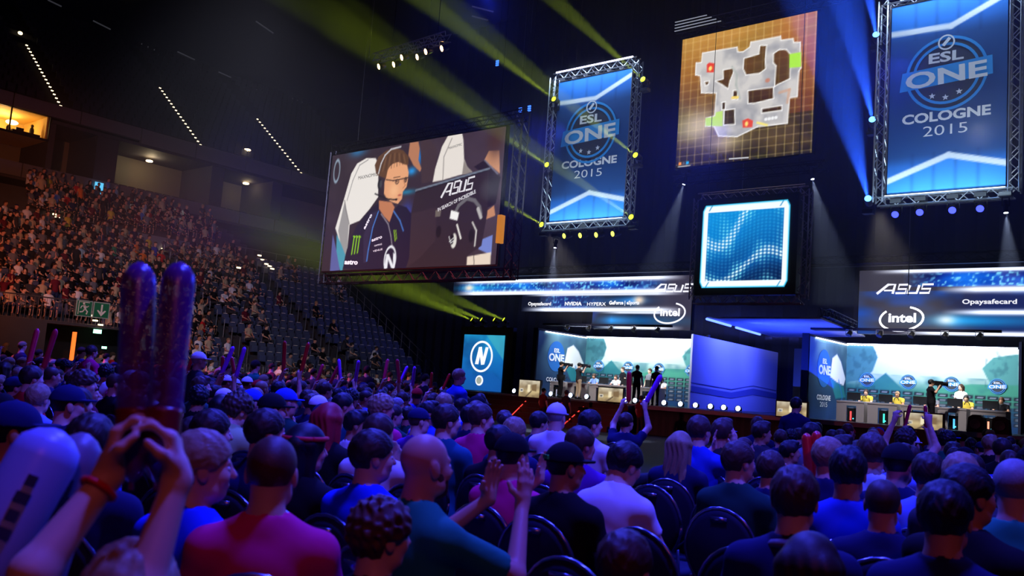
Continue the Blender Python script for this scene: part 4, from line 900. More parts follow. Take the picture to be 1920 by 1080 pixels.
cv.poly([(a0, b0+r), (a0+r*.5, b0), (a1-r*.5, b0), (a1, b0+r), (a1, b1-r), (a1-r*.5, b1), (a0+r*.5, b1), (a0, b1-r)], (60, 200, 245)); cv.poly([(a0+.05, b0+r), (a0+r*.6, b0+.05), (a1-r*.6, b0+.05), (a1-.05, b0+r), (a1-.05, b1-r), (a1-r*.6, b1-.05), (a0+r*.6, b1-.05), (a0+.05, b1-r)], (240, 250, 255))
for sx, sz in ((a0+.3, b0+.12), (a1-.3, b0+.12), (a0+.3, b1-.12), (a1-.3, b1-.12)): cv.line([(sx-.05, sz-.08), (sx+.05, sz+.08)], .03, (0, 120, 180))
i0, i1, j0, j1 = a0+.20, a1-.20, b0+.24, b1-.26; ins = (cv.X > i0) & (cv.X < i1) & (cv.Z > j0) & (cv.Z < j1)
gx = (cv.X-i0)/(i1-i0); gz = (cv.Z-j0)/(j1-j0); wv = .5+.5*np.sin(gz*10+np.sin(gx*5.2+.6)*2.2-gx*2+np.sin(gz*4)*1.2); ph = gz+.07*np.sin(gx*6)
base = np.stack([np.interp(gz, [0, 1], [0, 6]), np.interp(gz+.35*(1-gx), [0, .4, .8, 1.2], [14, 70, 120, 150]), np.interp(gz+.35*(1-gx), [0, .4, .8, 1.2], [60, 150, 205, 235])], -1)/255.
cv.C[ins] = base[ins]*.9; cv.mix(ins*wv*.22, (0, 140, 235))
n1_ = cv.noise(.7, .5, 77)*2-1; dots = np.exp(-(((gx*20) % 1-.5)**2+((ph*21) % 1-.5)**2)*10); band = np.clip(wv*1.0-.15+.35*np.sin(gx*17+gz*5)+.4*n1_, .22, 1.3); cv.mix(ins*dots*band, (150, 250, 255)); crest = np.exp(-((wv-1)/.10)**2); cv.mix(ins*dots*crest*1.2, (245, 255, 255))
cv.build('screen_picture', y-.03, LED, root, O)
for xx in (x0+.3, x1-.3): part('hoist_cable', MB().bar((xx, y+.3, z1), (xx, y+.3, 30.9), .012, 4), M_BLACK, root)

# --- LED fascia walls over the two booths
y = 36.0
def streak(cv, x, z, L, h, c, side=0):
    d = cv.X-x; f = np.exp(-(cv.Z-z)**2/h**2)*np.exp(-np.maximum(d*(1 if side >= 0 else -1), 0)/L)*np.exp(-np.maximum(-d*(1 if side >= 0 else -1), 0)/(L*.3)); cv.mix(f, c)
def led_common(cv, zt, zb, xm0, xm1, seed):
    n1 = cv.noise(1.3, .5, seed); n2 = cv.noise(.08, .08, seed+1, 1); m = np.clip((cv.X-xm0)/1.5, 0, 1)*np.clip((xm1-cv.X)/2.5, 0, 1)
    band = m*((cv.Z > zb) & (cv.Z < zt)); cv.mix(band*.95, (6, 40, 150)); cv.mix(band*np.clip((n1-.4)*3, 0, 1), (20, 110, 235)); cv.mix(band*np.clip((n2-.6)*4, 0, 1), (120, 215, 255)); cv.mix(band*np.clip((.42-n1)*3, 0, 1), (4, 12, 60))
def logos(root, ax, iz, O, words, dx):
    def fn(m):
        h = .36; x = ax
        def st(pts, w=.10): m.stroke([(x+px*2.0+py*h*.25, iz+py*h) for px, py in pts], w, y-.06, .01)
        st([(0, 0), (.17, 1), (.30, 1), (.30, 0)], .09); st([(.12, .36), (.29, .36)], .06); st([(.35, .06), (.53, .06), (.53, .5), (.38, .5), (.38, .97), (.55, .97)], .075); st([(.58, .9), (.57, .06), (.74, .06), (.75, .9)], .09); st([(.79, .06), (.96, .06), (.97, .5), (.81, .5), (.81, .97), (1.0, .97)], .075)
    def fn2(m):
        cx, cz = ax+1.0, iz-.98
        m.text('intel', cx-.02, cz-.12, .34, y-.06, w=1.02, bold=.03)
        m.stroke([(cx-.05+.80*math.cos(t), cz+.0+.46*math.sin(t)+.06*math.cos(t)) for t in np.linspace(2.35, 2.35+5.1, 36)], .075, y-.06, .01)
    lettering('sponsor_lettering', root, (248, 248, 252), fn, O, 1.15); lettering('sponsor_lettering', root, (248, 248, 252), fn2, O, 1.15)
    for (t, X, Z, w, b) in words: lettering('sponsor_lettering', root, (248, 248, 252), lambda m: m.text(t, X, Z, .17, y-.06, w=w, bold=b), O, 1.15)
# left, in three steps
zt, zm, zl, zb = 7.22, 6.40, 5.52, 4.70
root = thing('led_fascia', 'stepped blue video fascia with sponsor lettering above the left player booth', 'screen', (-27, y, zb)); O = root.location
for (a, c0, c1, hi, lo) in ((0, -34.9, -19.9, zt, zm), (1, -29.85, -19.9, zm, zl), (2, -25.3, -19.9, zl, zb)):
    cv = Cv(c0, -19.9, lo, hi, .05); cv.C[:] = np.array((10, 14, 34))/255.; cv.mix(np.clip((cv.X+23.2)/2.0, 0, 1), (58, 54, 72)); n = cv.noise(1.2, .8, 20+a)
    if a == 0: led_common(cv, zt-.16, zm+.16, -34.6, -21.0, 5); streak(cv, -33.6, (zt+zm)/2, 2.4, .15, (40, 190, 255)); cv.ell(-33.7, (zt+zm)/2, .34, .17, (255, 232, 214), 1, soft=1.)
    if a == 1: led_common(cv, zm-.1, zl+.2, -28.8, -24.6, 8); streak(cv, -22.9, (zm+zl)/2+.1, 1.6, .2, (60, 160, 255), -1); cv.ell(-22.7, (zm+zl)/2+.12, .3, .2, (255, 222, 190), .95, soft=1.)
    if a == 2: streak(cv, -24.2, (zl+zb)/2, 2.2, .24, (20, 150, 240)); cv.mix(np.clip((n-.5)*2, 0, .7)*np.clip((-21.5-cv.X)/2, 0, 1), (20, 70, 190))
    lines = ((hi-.07, .12), (lo+.10, .13)) if a == 0 else ((lo+.10, .12), (hi-.02, .05)) if a == 1 else ((lo+.08, .08), (hi-.02, .05))
    for (zz, hh) in lines: cv.mix(np.exp(-((cv.Z-zz)/hh)**2)*np.clip((cv.X-c0)/1.6, 0, 1)*np.clip((-20.2-cv.X)/1.5, .0, 1), (290, 300, 320))
    cv.build('led_panel', y-.03, LED, root, O)
    part('housing', MB().box(c0-.04, -19.86, y, y+.2, lo, hi), M_BLACK, root)
logos(root, -21.95, 6.45, O, [('Opaysafecard', -28.65, 5.84, 1.5, .03), ('NVIDIA', -26.5, 5.84, 1.05, .04), ('HYPERX', -25.1, 5.82, 1.1, .0), ('GeForce | eSports', -23.5, 5.88, 1.7, .03)], 0)
# right
x0, x1 = -12.45, 2.4
root = thing('led_fascia', 'blue video fascia with sponsor lettering above the right player booth', 'screen', (-6, y, zb)); O = root.location
cv = Cv(x0, x1, zb, zt, .05); cv.C[:] = np.array((52, 50, 66))/255.; cv.mix(np.clip((cv.X+9.5)/2, 0, .85), (22, 34, 92)); n = cv.noise(1.5, .8, 31)
led_common(cv, zt-.12, zm+.12, -10.8, 3, 33); cv.mix(np.clip((n-.5)*2.4, 0, .8)*(cv.Z < zm), (20, 80, 200)); streak(cv, -9.0, 5.25, 2.6, .22, (30, 170, 250)); cv.ell(-9.2, 5.27, .35, .18, (240, 250, 255), .9, soft=1.)
for (zz, hh, xs) in ((zt-.06, .08, -12), (zm+.02, .11, -9.6), (zl+.05, .09, -9.4), (zb+.08, .08, -11)): cv.mix(np.exp(-((cv.Z-zz)/hh)**2)*np.clip((cv.X-xs)/1.4, 0, 1), (290, 300, 320))
cv.build('led_panel', y-.03, LED, root, O); part('housing', MB().box(x0-.04, x1, y, y+.2, zb, zt), M_BLACK, root)
logos(root, -11.75, 6.28, O, [('Opaysafecard', -7.75, 5.88, 1.8, .02), ('NVIDIA', -5.4, 5.86, 1.3, .04)], 0)
mb = MB(); truss(mb, (-33.5, 34.6, 7.42), (2, 34.6, 7.42), .3, .45, .028, .015); mb.box(-34, 3, 34.5, 34.7, 7.18, 7.22)
tag(mb.build('long_truss', M_DTRUSS), 'long horizontal lattice truss across the stage above both fascias', 'truss')

# --- team screen at the left end
x0, x1, z0, z1, y = -33.3, -30.4, 1.25, 4.2, 35.5
root = thing('team_screen', 'upright blue screen with a round white N team emblem at the stage left end', 'screen', (-31.8, y, z0)); O = root.location
cv = Cv(x0, x1, z0, z1, .04); n = cv.noise(1., .8, 41); cv.grad([(0, (16, 74, 150)), (.5, (20, 104, 178)), (1, (30, 150, 200))]); cv.mix((n-.45)*1.6, (14, 60, 120)); cv.poly([(x0+1.6, z1), (x1, z1), (x1, z1-1.3), (x0+2.3, z1-.7)], (70, 170, 180), .6); cv.poly([(x0, z0+1.2), (x0+1.2, z0+.7), (x0+2.2, z0+1.0), (x1, z0+.5), (x1, z0), (x0, z0)], (22, 90, 170), .6)
cv.build('screen_picture', y-.03, LED, root, O); part('housing', MB().box(x0-.3, x1+.5, y, y+.3, z0-.1, z1+.42), M_BLACK, root)
cx, cz = (x0+x1)/2-.08, 3.05
lettering('team_emblem', root, (245, 248, 255), lambda m: (m.stroke([(cx+.74*math.cos(2*PI*k/40), cz+.78*math.sin(2*PI*k/40)) for k in range(40)], .11, y-.06, .01, True), m.prism([(cx-.42, cz-.42), (cx-.22, cz+.50), (cx-.02, cz+.50), (cx-.18, cz-.42)][::-1], y-.06, y-.05), m.stroke([(cx-.12, cz+.48), (cx+.12, cz-.42)], .2, y-.06), m.prism([(cx+.04, cz-.42), (cx+.26, cz+.50), (cx+.46, cz+.50), (cx+.24, cz-.42)][::-1], y-.06, y-.05), m.disc(cx-.02, 1.78, .27, .27, y-.06)), O, 1.1)
lettering('team_emblem_core', root, (190, 200, 190), lambda m: (m.disc(cx-.02, 1.78, .19, .19, y-.08), ), O, .7)

# --- player booths
def cvx(y): return lambda px, py: (lambda p: (p.x, p.z))(on_y(px, py, y))
def booth(xa, xb, label, side):
    yb, yf, zt = 39.5, 35.3, 4.5; root = thing('player_booth', label, 'booth', ((xa+xb)/2, yb, DECK)); O = root.location; w = xb-xa
    cv = Cv(xa, xb, DECK, zt, .045); n = cv.noise(.9, .6, 51); n2 = cv.noise(.25, .3, 52)
    cv.grad([(0, (14, 46, 100)), (.22, (24, 74, 112)), (.42, (50, 120, 112)), (.62, (184, 206, 200)), (1, (238, 240, 236))])
    rockc = (70, 128, 138)
    cv.poly([(xa, zt), (xa+1.15, zt), (xa+1.35, zt-.5), (xa+1.15, zt-1.1), (xa+.75, zt-1.5), (xa+.2, zt-1.6), (xa, zt-1.7)], rockc); cv.poly([(xb-1.3, 3.7), (xb-.9, 4.15), (xb-.1, 4.3), (xb, 4.3), (xb, DECK+1), (xb-.8, 2.8), (xb-1.1, 3.3)], (84, 150, 150))
    cv.poly([(xa+1.0, 2.75), (xa+1.7, 3.35), (xa+2.5, 2.6), (xa+2.6, 2.3), (xa, 2.3), (xa, 2.6)], (44, 118, 126)); cv.poly([(xa+2.9, 2.6), (xa+4.0, 2.85), (xa+5, 3.05), (xb, 3.1), (xb, 2.2), (xa+2.9, 2.2)], (70, 150, 128))
    cv.mix(np.clip((n-.5)*2, 0, .5)*(cv.Z < 3.3), (30, 90, 110)); cv.mix(np.clip((n2-.55)*2, 0, .3)*((cv.X < xa+1.3) | (cv.X > xb-1.2)), (20, 60, 80))
    tw = .46
    for r in range(6):
        for c in range(int(w/tw)+1):
            X = xa+.1+c*tw; Z = 2.62-.20*r-.0*c
            if Z < DECK: continue
            cv.poly([(X, Z-.15), (X+tw-.07, Z-.15), (X+tw-.07, Z), (X, Z)], (24, 30, 48)); cv.line([(X+.1, Z-.075), (X+tw-.18, Z-.075)], .05, (170, 180, 196), .8)
    cv.build('printed_backdrop', yb-.03, PRINT, root, O)
    for i in range(4):
        X = xa+.95+i*(w-1.6)/3.05; event_emblem(root, X, 3.02, .30, yb-.06, 0, False)
    # side panel, printed on its inner face
    cv = Cv(yf, yb, DECK, zt, .05); n = cv.noise(1.2, 1., 61)
    cv.grad([(0, (40, 70, 130)), (.3, (34, 62, 96)), (.7, (60, 96, 116)), (1, (110, 150, 156))]); cv.mix((n-.45)*1.2, (26, 50, 80)); 
    cv.poly([(yf+2.3, 3.0), (yf+2.5, 3.8), (yf+3.0, 4.0), (yf+3.5, 3.7), (yf+4.1, 3.0), (yf+3.9, 2.7), (yf+3.1, 2.8)], (232, 236, 236)); cv.poly([(yf+2.3, 2.95), (yf+3.1, 2.8), (yf+3.9, 2.65), (yf+4.2, 2.2), (yf+3.0, 2.1)], (40, 120, 132)); cv.line([(yf+3.4, 1.6), (yf+3.8, 2.2), (yf+3.3, 2.9)], .08, (30, 110, 190), .8)
    cv.X, cv.st = cv.X, cv.st
    o = cv.build('printed_side', 0, PRINT, root)
    me = o.data; A = np.empty(len(me.vertices)*3, dtype=np.float32); me.vertices.foreach_get('co', A); A = A.reshape(-1, 3); B = np.stack([np.full(len(A), xa+.03)-O.x, A[:, 0]-O.y, A[:, 2]-O.z], 1).astype(np.float32); me.vertices.foreach_set('co', B.ravel()); me.update()
    def side_print(rgb, name, fn):
        mb = MB(); fn(mb); mb.v = [(xa+.05-q[1], q[0], q[2]) for q in mb.v]; part(name, mb, mat('sp_%02x%02x%02x' % rgb, rgb, .6), root)
    sy, sz = yf+1.55, 3.3
    side_print((30, 96, 170), 'side_emblem_ring', lambda m: m.disc(sy, sz, .72, .78, 0, .01)); side_print((214, 220, 228), 'side_lettering', lambda m: (m.text('ONE', sy, sz-.24, .36, -.03, w=1.3, bold=.04), m.text('ESL', sy, sz+.2, .2, -.03, w=.5, bold=.03), m.text('COLOGNE', sy, 2.0, .2, -.03, w=1.5, bold=.03), m.text('2015', sy, 1.72, .2, -.03, w=.8)))
    mb = MB(); mb.box(xa-.28, xa, yf-.05, yf+.02, DECK, zt+.12); mb.box(xa-.12, xa, yf, yb, DECK, zt+.1); mb.box(xa-.2, xb+.12, yb, yb+.1, DECK, zt+.1); mb.box(xb, xb+.10, yb-.1, yb+.1, DECK, zt+.3); mb.box(xa-.2, xb+.1, yf+.55, yf+1.1, zt+.32, zt+.42)
    part('frame', mb, M_DRAPE, root)
    mb = MB(); mb.box(xa+.05, xb-.05, yb-.10, yb-.06, zt+.02, zt+.06)
    for i in range(46): X = xa+.1+i*(w-.2)/45; mb.box(X-.03, X+.03, yb-.12, yb-.07, zt-.02, zt+.03)
    part('led_strip', MB().box(xa+.06, xa+.10, yf+.5, yb-.1, zt-.04, zt+.01), lit('strip_white', (240, 248, 255), 5, False), root)
    part('led_strip', mb, lit('strip_white', (240, 248, 255), 5, False), root)
    for i in range(5):
        X = xa+1.4+i*(w-2)/4; h = thing('hanging_spotlight', 'small black spotlight above the '+side+' booth, '+ORD[i]+' from its side panel', 'spotlight', (X, yf+.5, zt+.3), group='spotlights above the '+side+' booth')
        part('lamp_body', MB().lathe([(.02, .16), (.08, .14), (.1, 0), (.12, -.06), (.11, -.06)], (X, yf+.5, zt+.15), (.3, .6, 1), 12), M_BLACK, h, True); part('yoke', MB().tube([(X-.13, yf+.5, zt+.15), (X-.13, yf+.5, zt+.34), (X+.13, yf+.5, zt+.34), (X+.13, yf+.5, zt+.15)], .015, 5), M_STEEL, h)
    return root
booth(-28.07, -20.9, 'left player booth with bright white sky backdrop and sponsor tiles', 'left')
booth(-14.13, -7.42, 'right player booth with bright white sky backdrop and grey desks', 'right')
# side wall between left booth and stage centre
root = thing('side_wall_panel', 'large plain blue lit wall panel right of the left player booth', 'panel', (-21, 43, DECK)); O = root.location
A, B = Vector((-20.55, 37.47, 0)), Vector((-21.54, 49.4*.0+46.2, 0)); B = A+(Vector((-21.54, 49.36, 0))-A)*1.0; B.y = min(B.y, 49.3)
nn = Vector((B.y-A.y, -(B.x-A.x), 0)).normalized()
def onpanel(t, z, off=0.): p = A+(B-A)*t-nn*-off; return (p.x+nn.x*off*0, p.y, z)
ratio = 1.0
def wallpoly(pts, off, th=.04):
    mb = MB(); n = len(pts); V = [A+(B-A)*t+nn*off+Vector((0, 0, z)) for t, z in pts]+[A+(B-A)*t+nn*(off-th)+Vector((0, 0, z)) for t, z in pts]
    mb.add(V, [tuple(range(n)), tuple(range(2*n-1, n-1, -1))]+[(i, n+i, n+(i+1) % n, (i+1) % n) for i in range(n)]); return mb
PW = 1.0
part('panel_cloth', wallpoly([(0, DECK), (PW, DECK), (PW, 4.66), (0, 4.66)], 0, .1), mat('pale_cloth', (176, 178, 205), .7), root)
part('chevron_stripe', wallpoly([(0, 2.25), (.42, 2.12), (.68, 2.45), (PW, 2.32), (PW, 2.02), (.68, 2.12), (.42, 1.82), (0, 1.98)], .02), mat('stripe_blue', (96, 104, 165), .7), root)
part('thin_stripe', wallpoly([(0, 2.42), (.42, 2.30), (.68, 2.62), (PW, 2.5), (PW, 2.46), (.68, 2.58), (.42, 2.26), (0, 2.38)], .02), mat('stripe_blue', (96, 104, 165), .7), root)
lamp('AREA', 'wall_panel_light', (-18.4, 42, 5.6), (-21, 43.0, 2.8), 750, (.06, .09, 1), shape='RECTANGLE', size=5, size_y=.4)
lamp('SPOT', 'wall_panel_light', (-18.4, 43.5, 5.6), (-21, 44.5, 4.3), 300, (.14, .2, 1), spot_size=math.radians(55), spot_blend=.8, shadow_soft_size=.2)
# lit canopy
root = thing('lit_canopy', 'flat cloth canopy glowing blue above the stage centre', 'canopy', (-15.5, 36, 4.9)); P = [on_z(*q, 4.9) for q in ((1325, 597), (1540, 598), (1622, 632), (1450, 632))]
mb = MB(); mb.add(P+[p+Vector((0, 0, .06)) for p in P], [(0, 1, 2, 3), (7, 6, 5, 4), (0, 4, 5, 1), (1, 5, 6, 2), (2, 6, 7, 3), (3, 7, 4, 0)]); part('canopy_cloth', mb, mat('pale_cloth', (176, 178, 205), .7), root)
mb = MB(); P2 = [on_z(*q, 4.86) for q in ((1325, 598), (1370, 611), (1380, 614), (1425, 627))]; mb.bar(P2[0], P2[1], .05, 6); mb.bar(P2[2], P2[3], .05, 6); part('light_strip', mb, lit('blue_strip', (90, 120, 255), 3.5, False), root)
mb = MB(); truss(mb, P[1]+Vector((.1, 0, .25)), P[2]+Vector((.1, 0, .25)), .3, .3, .02, .012); part('canopy_truss', mb, M_DTRUSS, root)
lamp('AREA', 'canopy_light', (-15.0, 36.0, 3.0), (-14.9, 36.4, 4.9), 650, (.03, .07, 1), shape='RECTANGLE', size=4.5, size_y=4.5)
lamp('SPOT', 'canopy_light', (-16.6, 33.6, 4.3), (-14.8, 35.2, 4.9), 260, (.10, .2, 1), spot_size=math.radians(70), spot_blend=.9, shadow_soft_size=.1)

# --- lamps with bodies: moving heads, footlights
def moving_head(p, d, label, lens, group, r=.13, up=(0, 0, 1)):
    p = Vector(p); d = Vector(d).normalized(); root = thing('moving_head', label, 'stage light', p, group=group); s = d.cross(Vector((0, 0, 1))); s = s.normalized() if s.length > .1 else Vector((1, 0, 0)); u = Vector(up)
    part('lamp_head', MB().lathe([(.02, -.30), (r*.8, -.28), (r, -.12), (r*.9, .0), (r*1.05, .06), (r*.9, .06)], p, d, 14), M_BLACK, root, True)
    part('lens', MB().lathe([(.001, .055), (r*.82, .055), (r*.82, .065), (.001, .075)], p, d, 14), lens, root)
    a = p-d*.12; part('yoke', MB().tube([a+s*r*1.25, a+s*r*1.25-u*.24, a-s*r*1.25-u*.24, a-s*r*1.25], .02, 5), M_BLACK, root); b = a-u*.26
    part('base', MB().box(b.x-.15, b.x+.15, b.y-.12, b.y+.12, b.z-.12 if up[2] > 0 else b.z, b.z if up[2] > 0 else b.z+.12), M_BLACK, root); return root
YD = -ray(2480, 1296).normalized(); BD = -ray(1876, 1357).normalized()
L_Y = lit('lens_yellow', (225, 255, 40), 3.2, False); L_B = lit('lens_blue', (90, 165, 255), 4.5, False); L_B2 = lit('lens_violet', (60, 70, 255), 3.5, False); L_W = lit('lens_white', (225, 232, 255), 5, False)
pos = ['top left', 'top right', 'middle left', 'middle right', 'bottom left', 'bottom right']
BEAMS = []
for i, (px, py) in enumerate([(1040, 187), (1207, 150), (1027, 310), (1193, 292), (1017, 422), (1185, 408)]):
    p = on_y(px, py, 26.35); moving_head(p, YD, 'yellow beam lamp at the %s of the left banner frame' % pos[i], L_Y, 'yellow beam lights on the left banner frame', .12); BEAMS.append((p, YD, (.62, .85, .03), 1.0, 6.6))
for i, (px, py) in enumerate([(1643, 67), (1636, 226), (1628, 374)]):
    p = on_y(px, py, 26.2); moving_head(p, BD, 'blue beam moving head at the %s of the right banner frame' % ['top left', 'middle left', 'bottom left'][i], L_B, 'blue beam lights on the right banner frame', .12); BEAMS.append((p, BD, (.02, .10, 1), 3.0, 10.5))
for i, px in enumerate((886, 904, 928, 946)):
    p = on_y(px, 600, 35.6); moving_head(p, Vector((-.55, -.75, .5)), 'yellow moving head standing on the team screen, %s from its left' % ORD[i], L_Y, 'yellow moving heads on the team screen'); 
    if i in (0, 1, 3): BEAMS.append((p, Vector((-.62, -.74, .30)).normalized(), (.55, .8, .03), .6, 14))
for i, (px, py) in enumerate([(1679, 401), (1725, 397), (1786, 393), (1838, 390)]):
    p = on_y(px, py, 26.1); moving_head(p, Vector((.1, -.9, -.5)), 'violet blue wash head below the right banner, %s from its left' % ORD[i], L_B2, 'blue wash heads below the right banner', .12, (0, 0, -1))
for i, (px, py) in enumerate([(1060, 442), (1090, 441), (1120, 440), (1151, 438)]):
    p = on_y(px, py, 26.4); moving_head(p, Vector((-.3, -.9, -.3)), 'small yellow lamp below the left banner, %s from its left' % ORD[i], lit('lens_yel_dim', (225, 235, 90), 2.5, False), 'yellow lamps below the left banner', .12, (0, 0, -1))
for i, (px, py, yy) in enumerate([(1041, 462, 28), (1523, 333, 28.8), (1886, 395, 26), (1283, 343, 28.8)]):
    p = on_y(px, py, yy); dd = Vector(((.08, .3, .1, -.2)[i], -.15, -1)).normalized(); moving_head(p, dd, ['small white downlight under the left banner', 'small white downlight right under the map screen', 'small white downlight at the right edge under the right banner', 'small white downlight left under the map screen'][i], L_W, 'white downlights', .07, (0, 0, -1)); BEAMS.append((p, dd, (.5, .62, 1), .12, 24))
FL = [(964, 737), (998, 741), (1033, 741), (1070, 745), (1100, 747), (1172, 756), (1191, 753), (1210, 758), (1245, 761), (1276, 763), (1304, 765), (1332, 767), (1357, 769), (1384, 771), (1138, 750)]
for i, (px, py) in enumerate(sorted(FL)):
    p = on_y(px, py, 33.75); p.z = DECK+.17
    root = thing('footlight', 'round blue white footlight on the stage edge, %s from the left' % ordw(i+1), 'stage light', p, group='footlights on the stage edge')
    d = Vector((.02, -.98, .15)); part('lamp_body', MB().lathe([(.03, -.2), (.09, -.17), (.12, 0), (.13, .03), (.115, .03)], p, d, 16), M_BLACK, root, True); part('lens', MB().lathe([(.001, .02), (.11, .02), (.1, .035), (.001, .05)], p, d, 16), lit('foot_lens', (196, 214, 255), 7, False), root, True)
    part('stand', MB().tube([(p.x-.15, p.y-.02, p.z), (p.x-.15, p.y+.02, DECK+.02), (p.x+.15, p.y+.02, DECK+.02), (p.x+.15, p.y-.02, p.z)], .012, 5), M_BLACK, root)
# short truss with warm cans
yt = 16.0
root = thing('short_truss', 'short hanging lattice truss with warm spotlights at upper centre', 'truss', (-18, yt, 10.6)); mb = MB(); truss(mb, on_y(704, 110, yt), on_y(840, 69, yt), .22, .2, .02, .011)
part('truss_frame', mb, M_TRUSS, root); mb = MB()
for px, py in ((735, 98), (820, 74)): p = on_y(px, py, yt); mb.bar(p, (p.x, p.y, 30.9), .012, 4)
part('hoist_cable', mb, M_BLACK, root)
for i, (px, py) in enumerate([(710, 125), (738, 121), (753, 108), (782, 107), (798, 97), (828, 91)]):
    p = on_y(px, py, yt-.1+.2*(i % 2)); d = Vector((-.35, -.9, -.45)); root = thing('par_can', 'warm glowing spotlight can under the short truss, %s from its left' % ORD[i], 'spotlight', p, group='warm spotlight cans on the short truss')
    part('can', MB().lathe([(.02, -.22), (.07, -.2), (.09, 0), (.085, 0)], p, d, 14), M_BLACK, root, True); part('lens', MB().lathe([(.001, -.01), (.08, -.01), (.08, .0), (.001, .02)], p, d, 14), lit('can_lens', (255, 196, 120), 16, False), root); part('bracket', MB().tube([p+Vector((0, 0, .02)), p+Vector((.02, .05, .26))], .014, 5), M_BLACK, root)
for i, (px, py) in enumerate([(933, 119), (976, 208), (993, 204)]):
    p = on_y(px, py, 30); o = MB(); [o.box(p.x-.08, p.x+.08, p.y-.05, p.y, p.z-.12+q*.1, p.z-.06+q*.1) for q in range(3)]; o = o.build('indicator_light', lit('indicator_blue', (60, 120, 255), 2.2, False)); link('hang_cable', MB().bar((p.x, p.y-.02, p.z-.1), (p.x, p.y-.02, 31), .01, 4).build('hang_cable', M_BLACK).data, o); bpy.data.objects.remove([q for q in SC.objects if q.name.startswith('hang_cable') and q.parent is None][0]); tag(o, ['small blue indicator light high between the short truss and the left banner', 'blue triple indicator light beside its twin, further from the banner', 'blue triple indicator light beside its twin, nearer to the banner'][i], 'indicator')
# hoist chains in the dark rig
mb = MB()
for i, (px, py, yy, b) in enumerate([(1000, 0, 29, 200), (985, 60, 27, 250), (1092, 0, 31, 120), (1385, 500, 31, 350), (1705, 470, 31, 380), (700, 20, 17, 100)]):
    p = on_y(px, py, yy); o = MB().bar((p.x, p.y, p.z-1.5), (p.x, p.y, 30.9), .015, 4).build('hoist_chain', M_STEEL); tag(o, 'thin hoist chain hanging in the dark rig', 'chain', 'hoist chains in the dark rig')

# --- stage monitors, desks, players
def painted_room(root, x0, x1, z0, z1, y, seed):
    cv = Cv(x0, x1, z0, z1, .035); cv.grad([(0, (150, 128, 92)), (.35, (196, 176, 130)), (.6, (150, 132, 104)), (1, (206, 198, 176))]); n = cv.noise(.3, .3, seed); cv.mix((n-.4)*1.5, (96, 80, 62)); w = x1-x0; h = z1-z0
    cv.poly([(x0+.42*w, z0+.3*h), (x0+.55*w, z0+.3*h), (x0+.55*w, z0+.75*h), (x0+.42*w, z0+.75*h)], (226, 214, 180)); cv.poly([(x0+.62*w, z0+.4*h), (x0+.85*w, z0+.36*h), (x0+.85*w, z0+.8*h), (x0+.62*w, z0+.75*h)], (120, 98, 70)); cv.line([(x0+.35*w, z0), (x0+.6*w, z0+.35*h)], .06, (90, 76, 60)); cv.poly([(x0+.06*w, z0+.3*h), (x0+.2*w, z0+.3*h), (x0+.2*w, z0+.48*h), (x0+.06*w, z0+.48*h)], (240, 240, 236)); cv.poly([(x0+.08*w, z0+.34*h), (x0+.18*w, z0+.34*h), (x0+.18*w, z0+.44*h), (x0+.08*w, z0+.44*h)], (60, 60, 60))
    cv.build('screen_picture', y-.02, LED, root, root.location)
MON = [((975, 712), (1011, 746), 33.25, 'front'), ((1123, 726), (1167, 755), 33.25, 'front'), ((1697, 773), (1767, 808), 32.4, 'front'), ((1457, 752), (1512, 784), 32.4, 'front')]
for i, (a, b, yy, _) in enumerate(MON):
    p, q = on_y(*a, yy), on_y(*b, yy); root = thing('stage_monitor', 'low monitor with beige game picture '+['left of the left booth desks', 'in front of the left booth desks', 'in front of the right booth desks', 'between the blue wall panel and the right booth'][i], 'monitor', ((p.x+q.x)/2, yy, q.z))
    part('housing', MB().box(p.x-.05, q.x+.05, yy, yy+.12, q.z-.05, p.z+.05), M_BLACK, root); painted_room(root, p.x, q.x, q.z, p.z, yy, 70+i); part('stand', MB().box((p.x+q.x)/2-.2, (p.x+q.x)/2+.2, yy, yy+.1, 0, q.z-.05), M_BLACK, root)
M_DESK = mat('desk_grey', (150, 144, 146), .6)
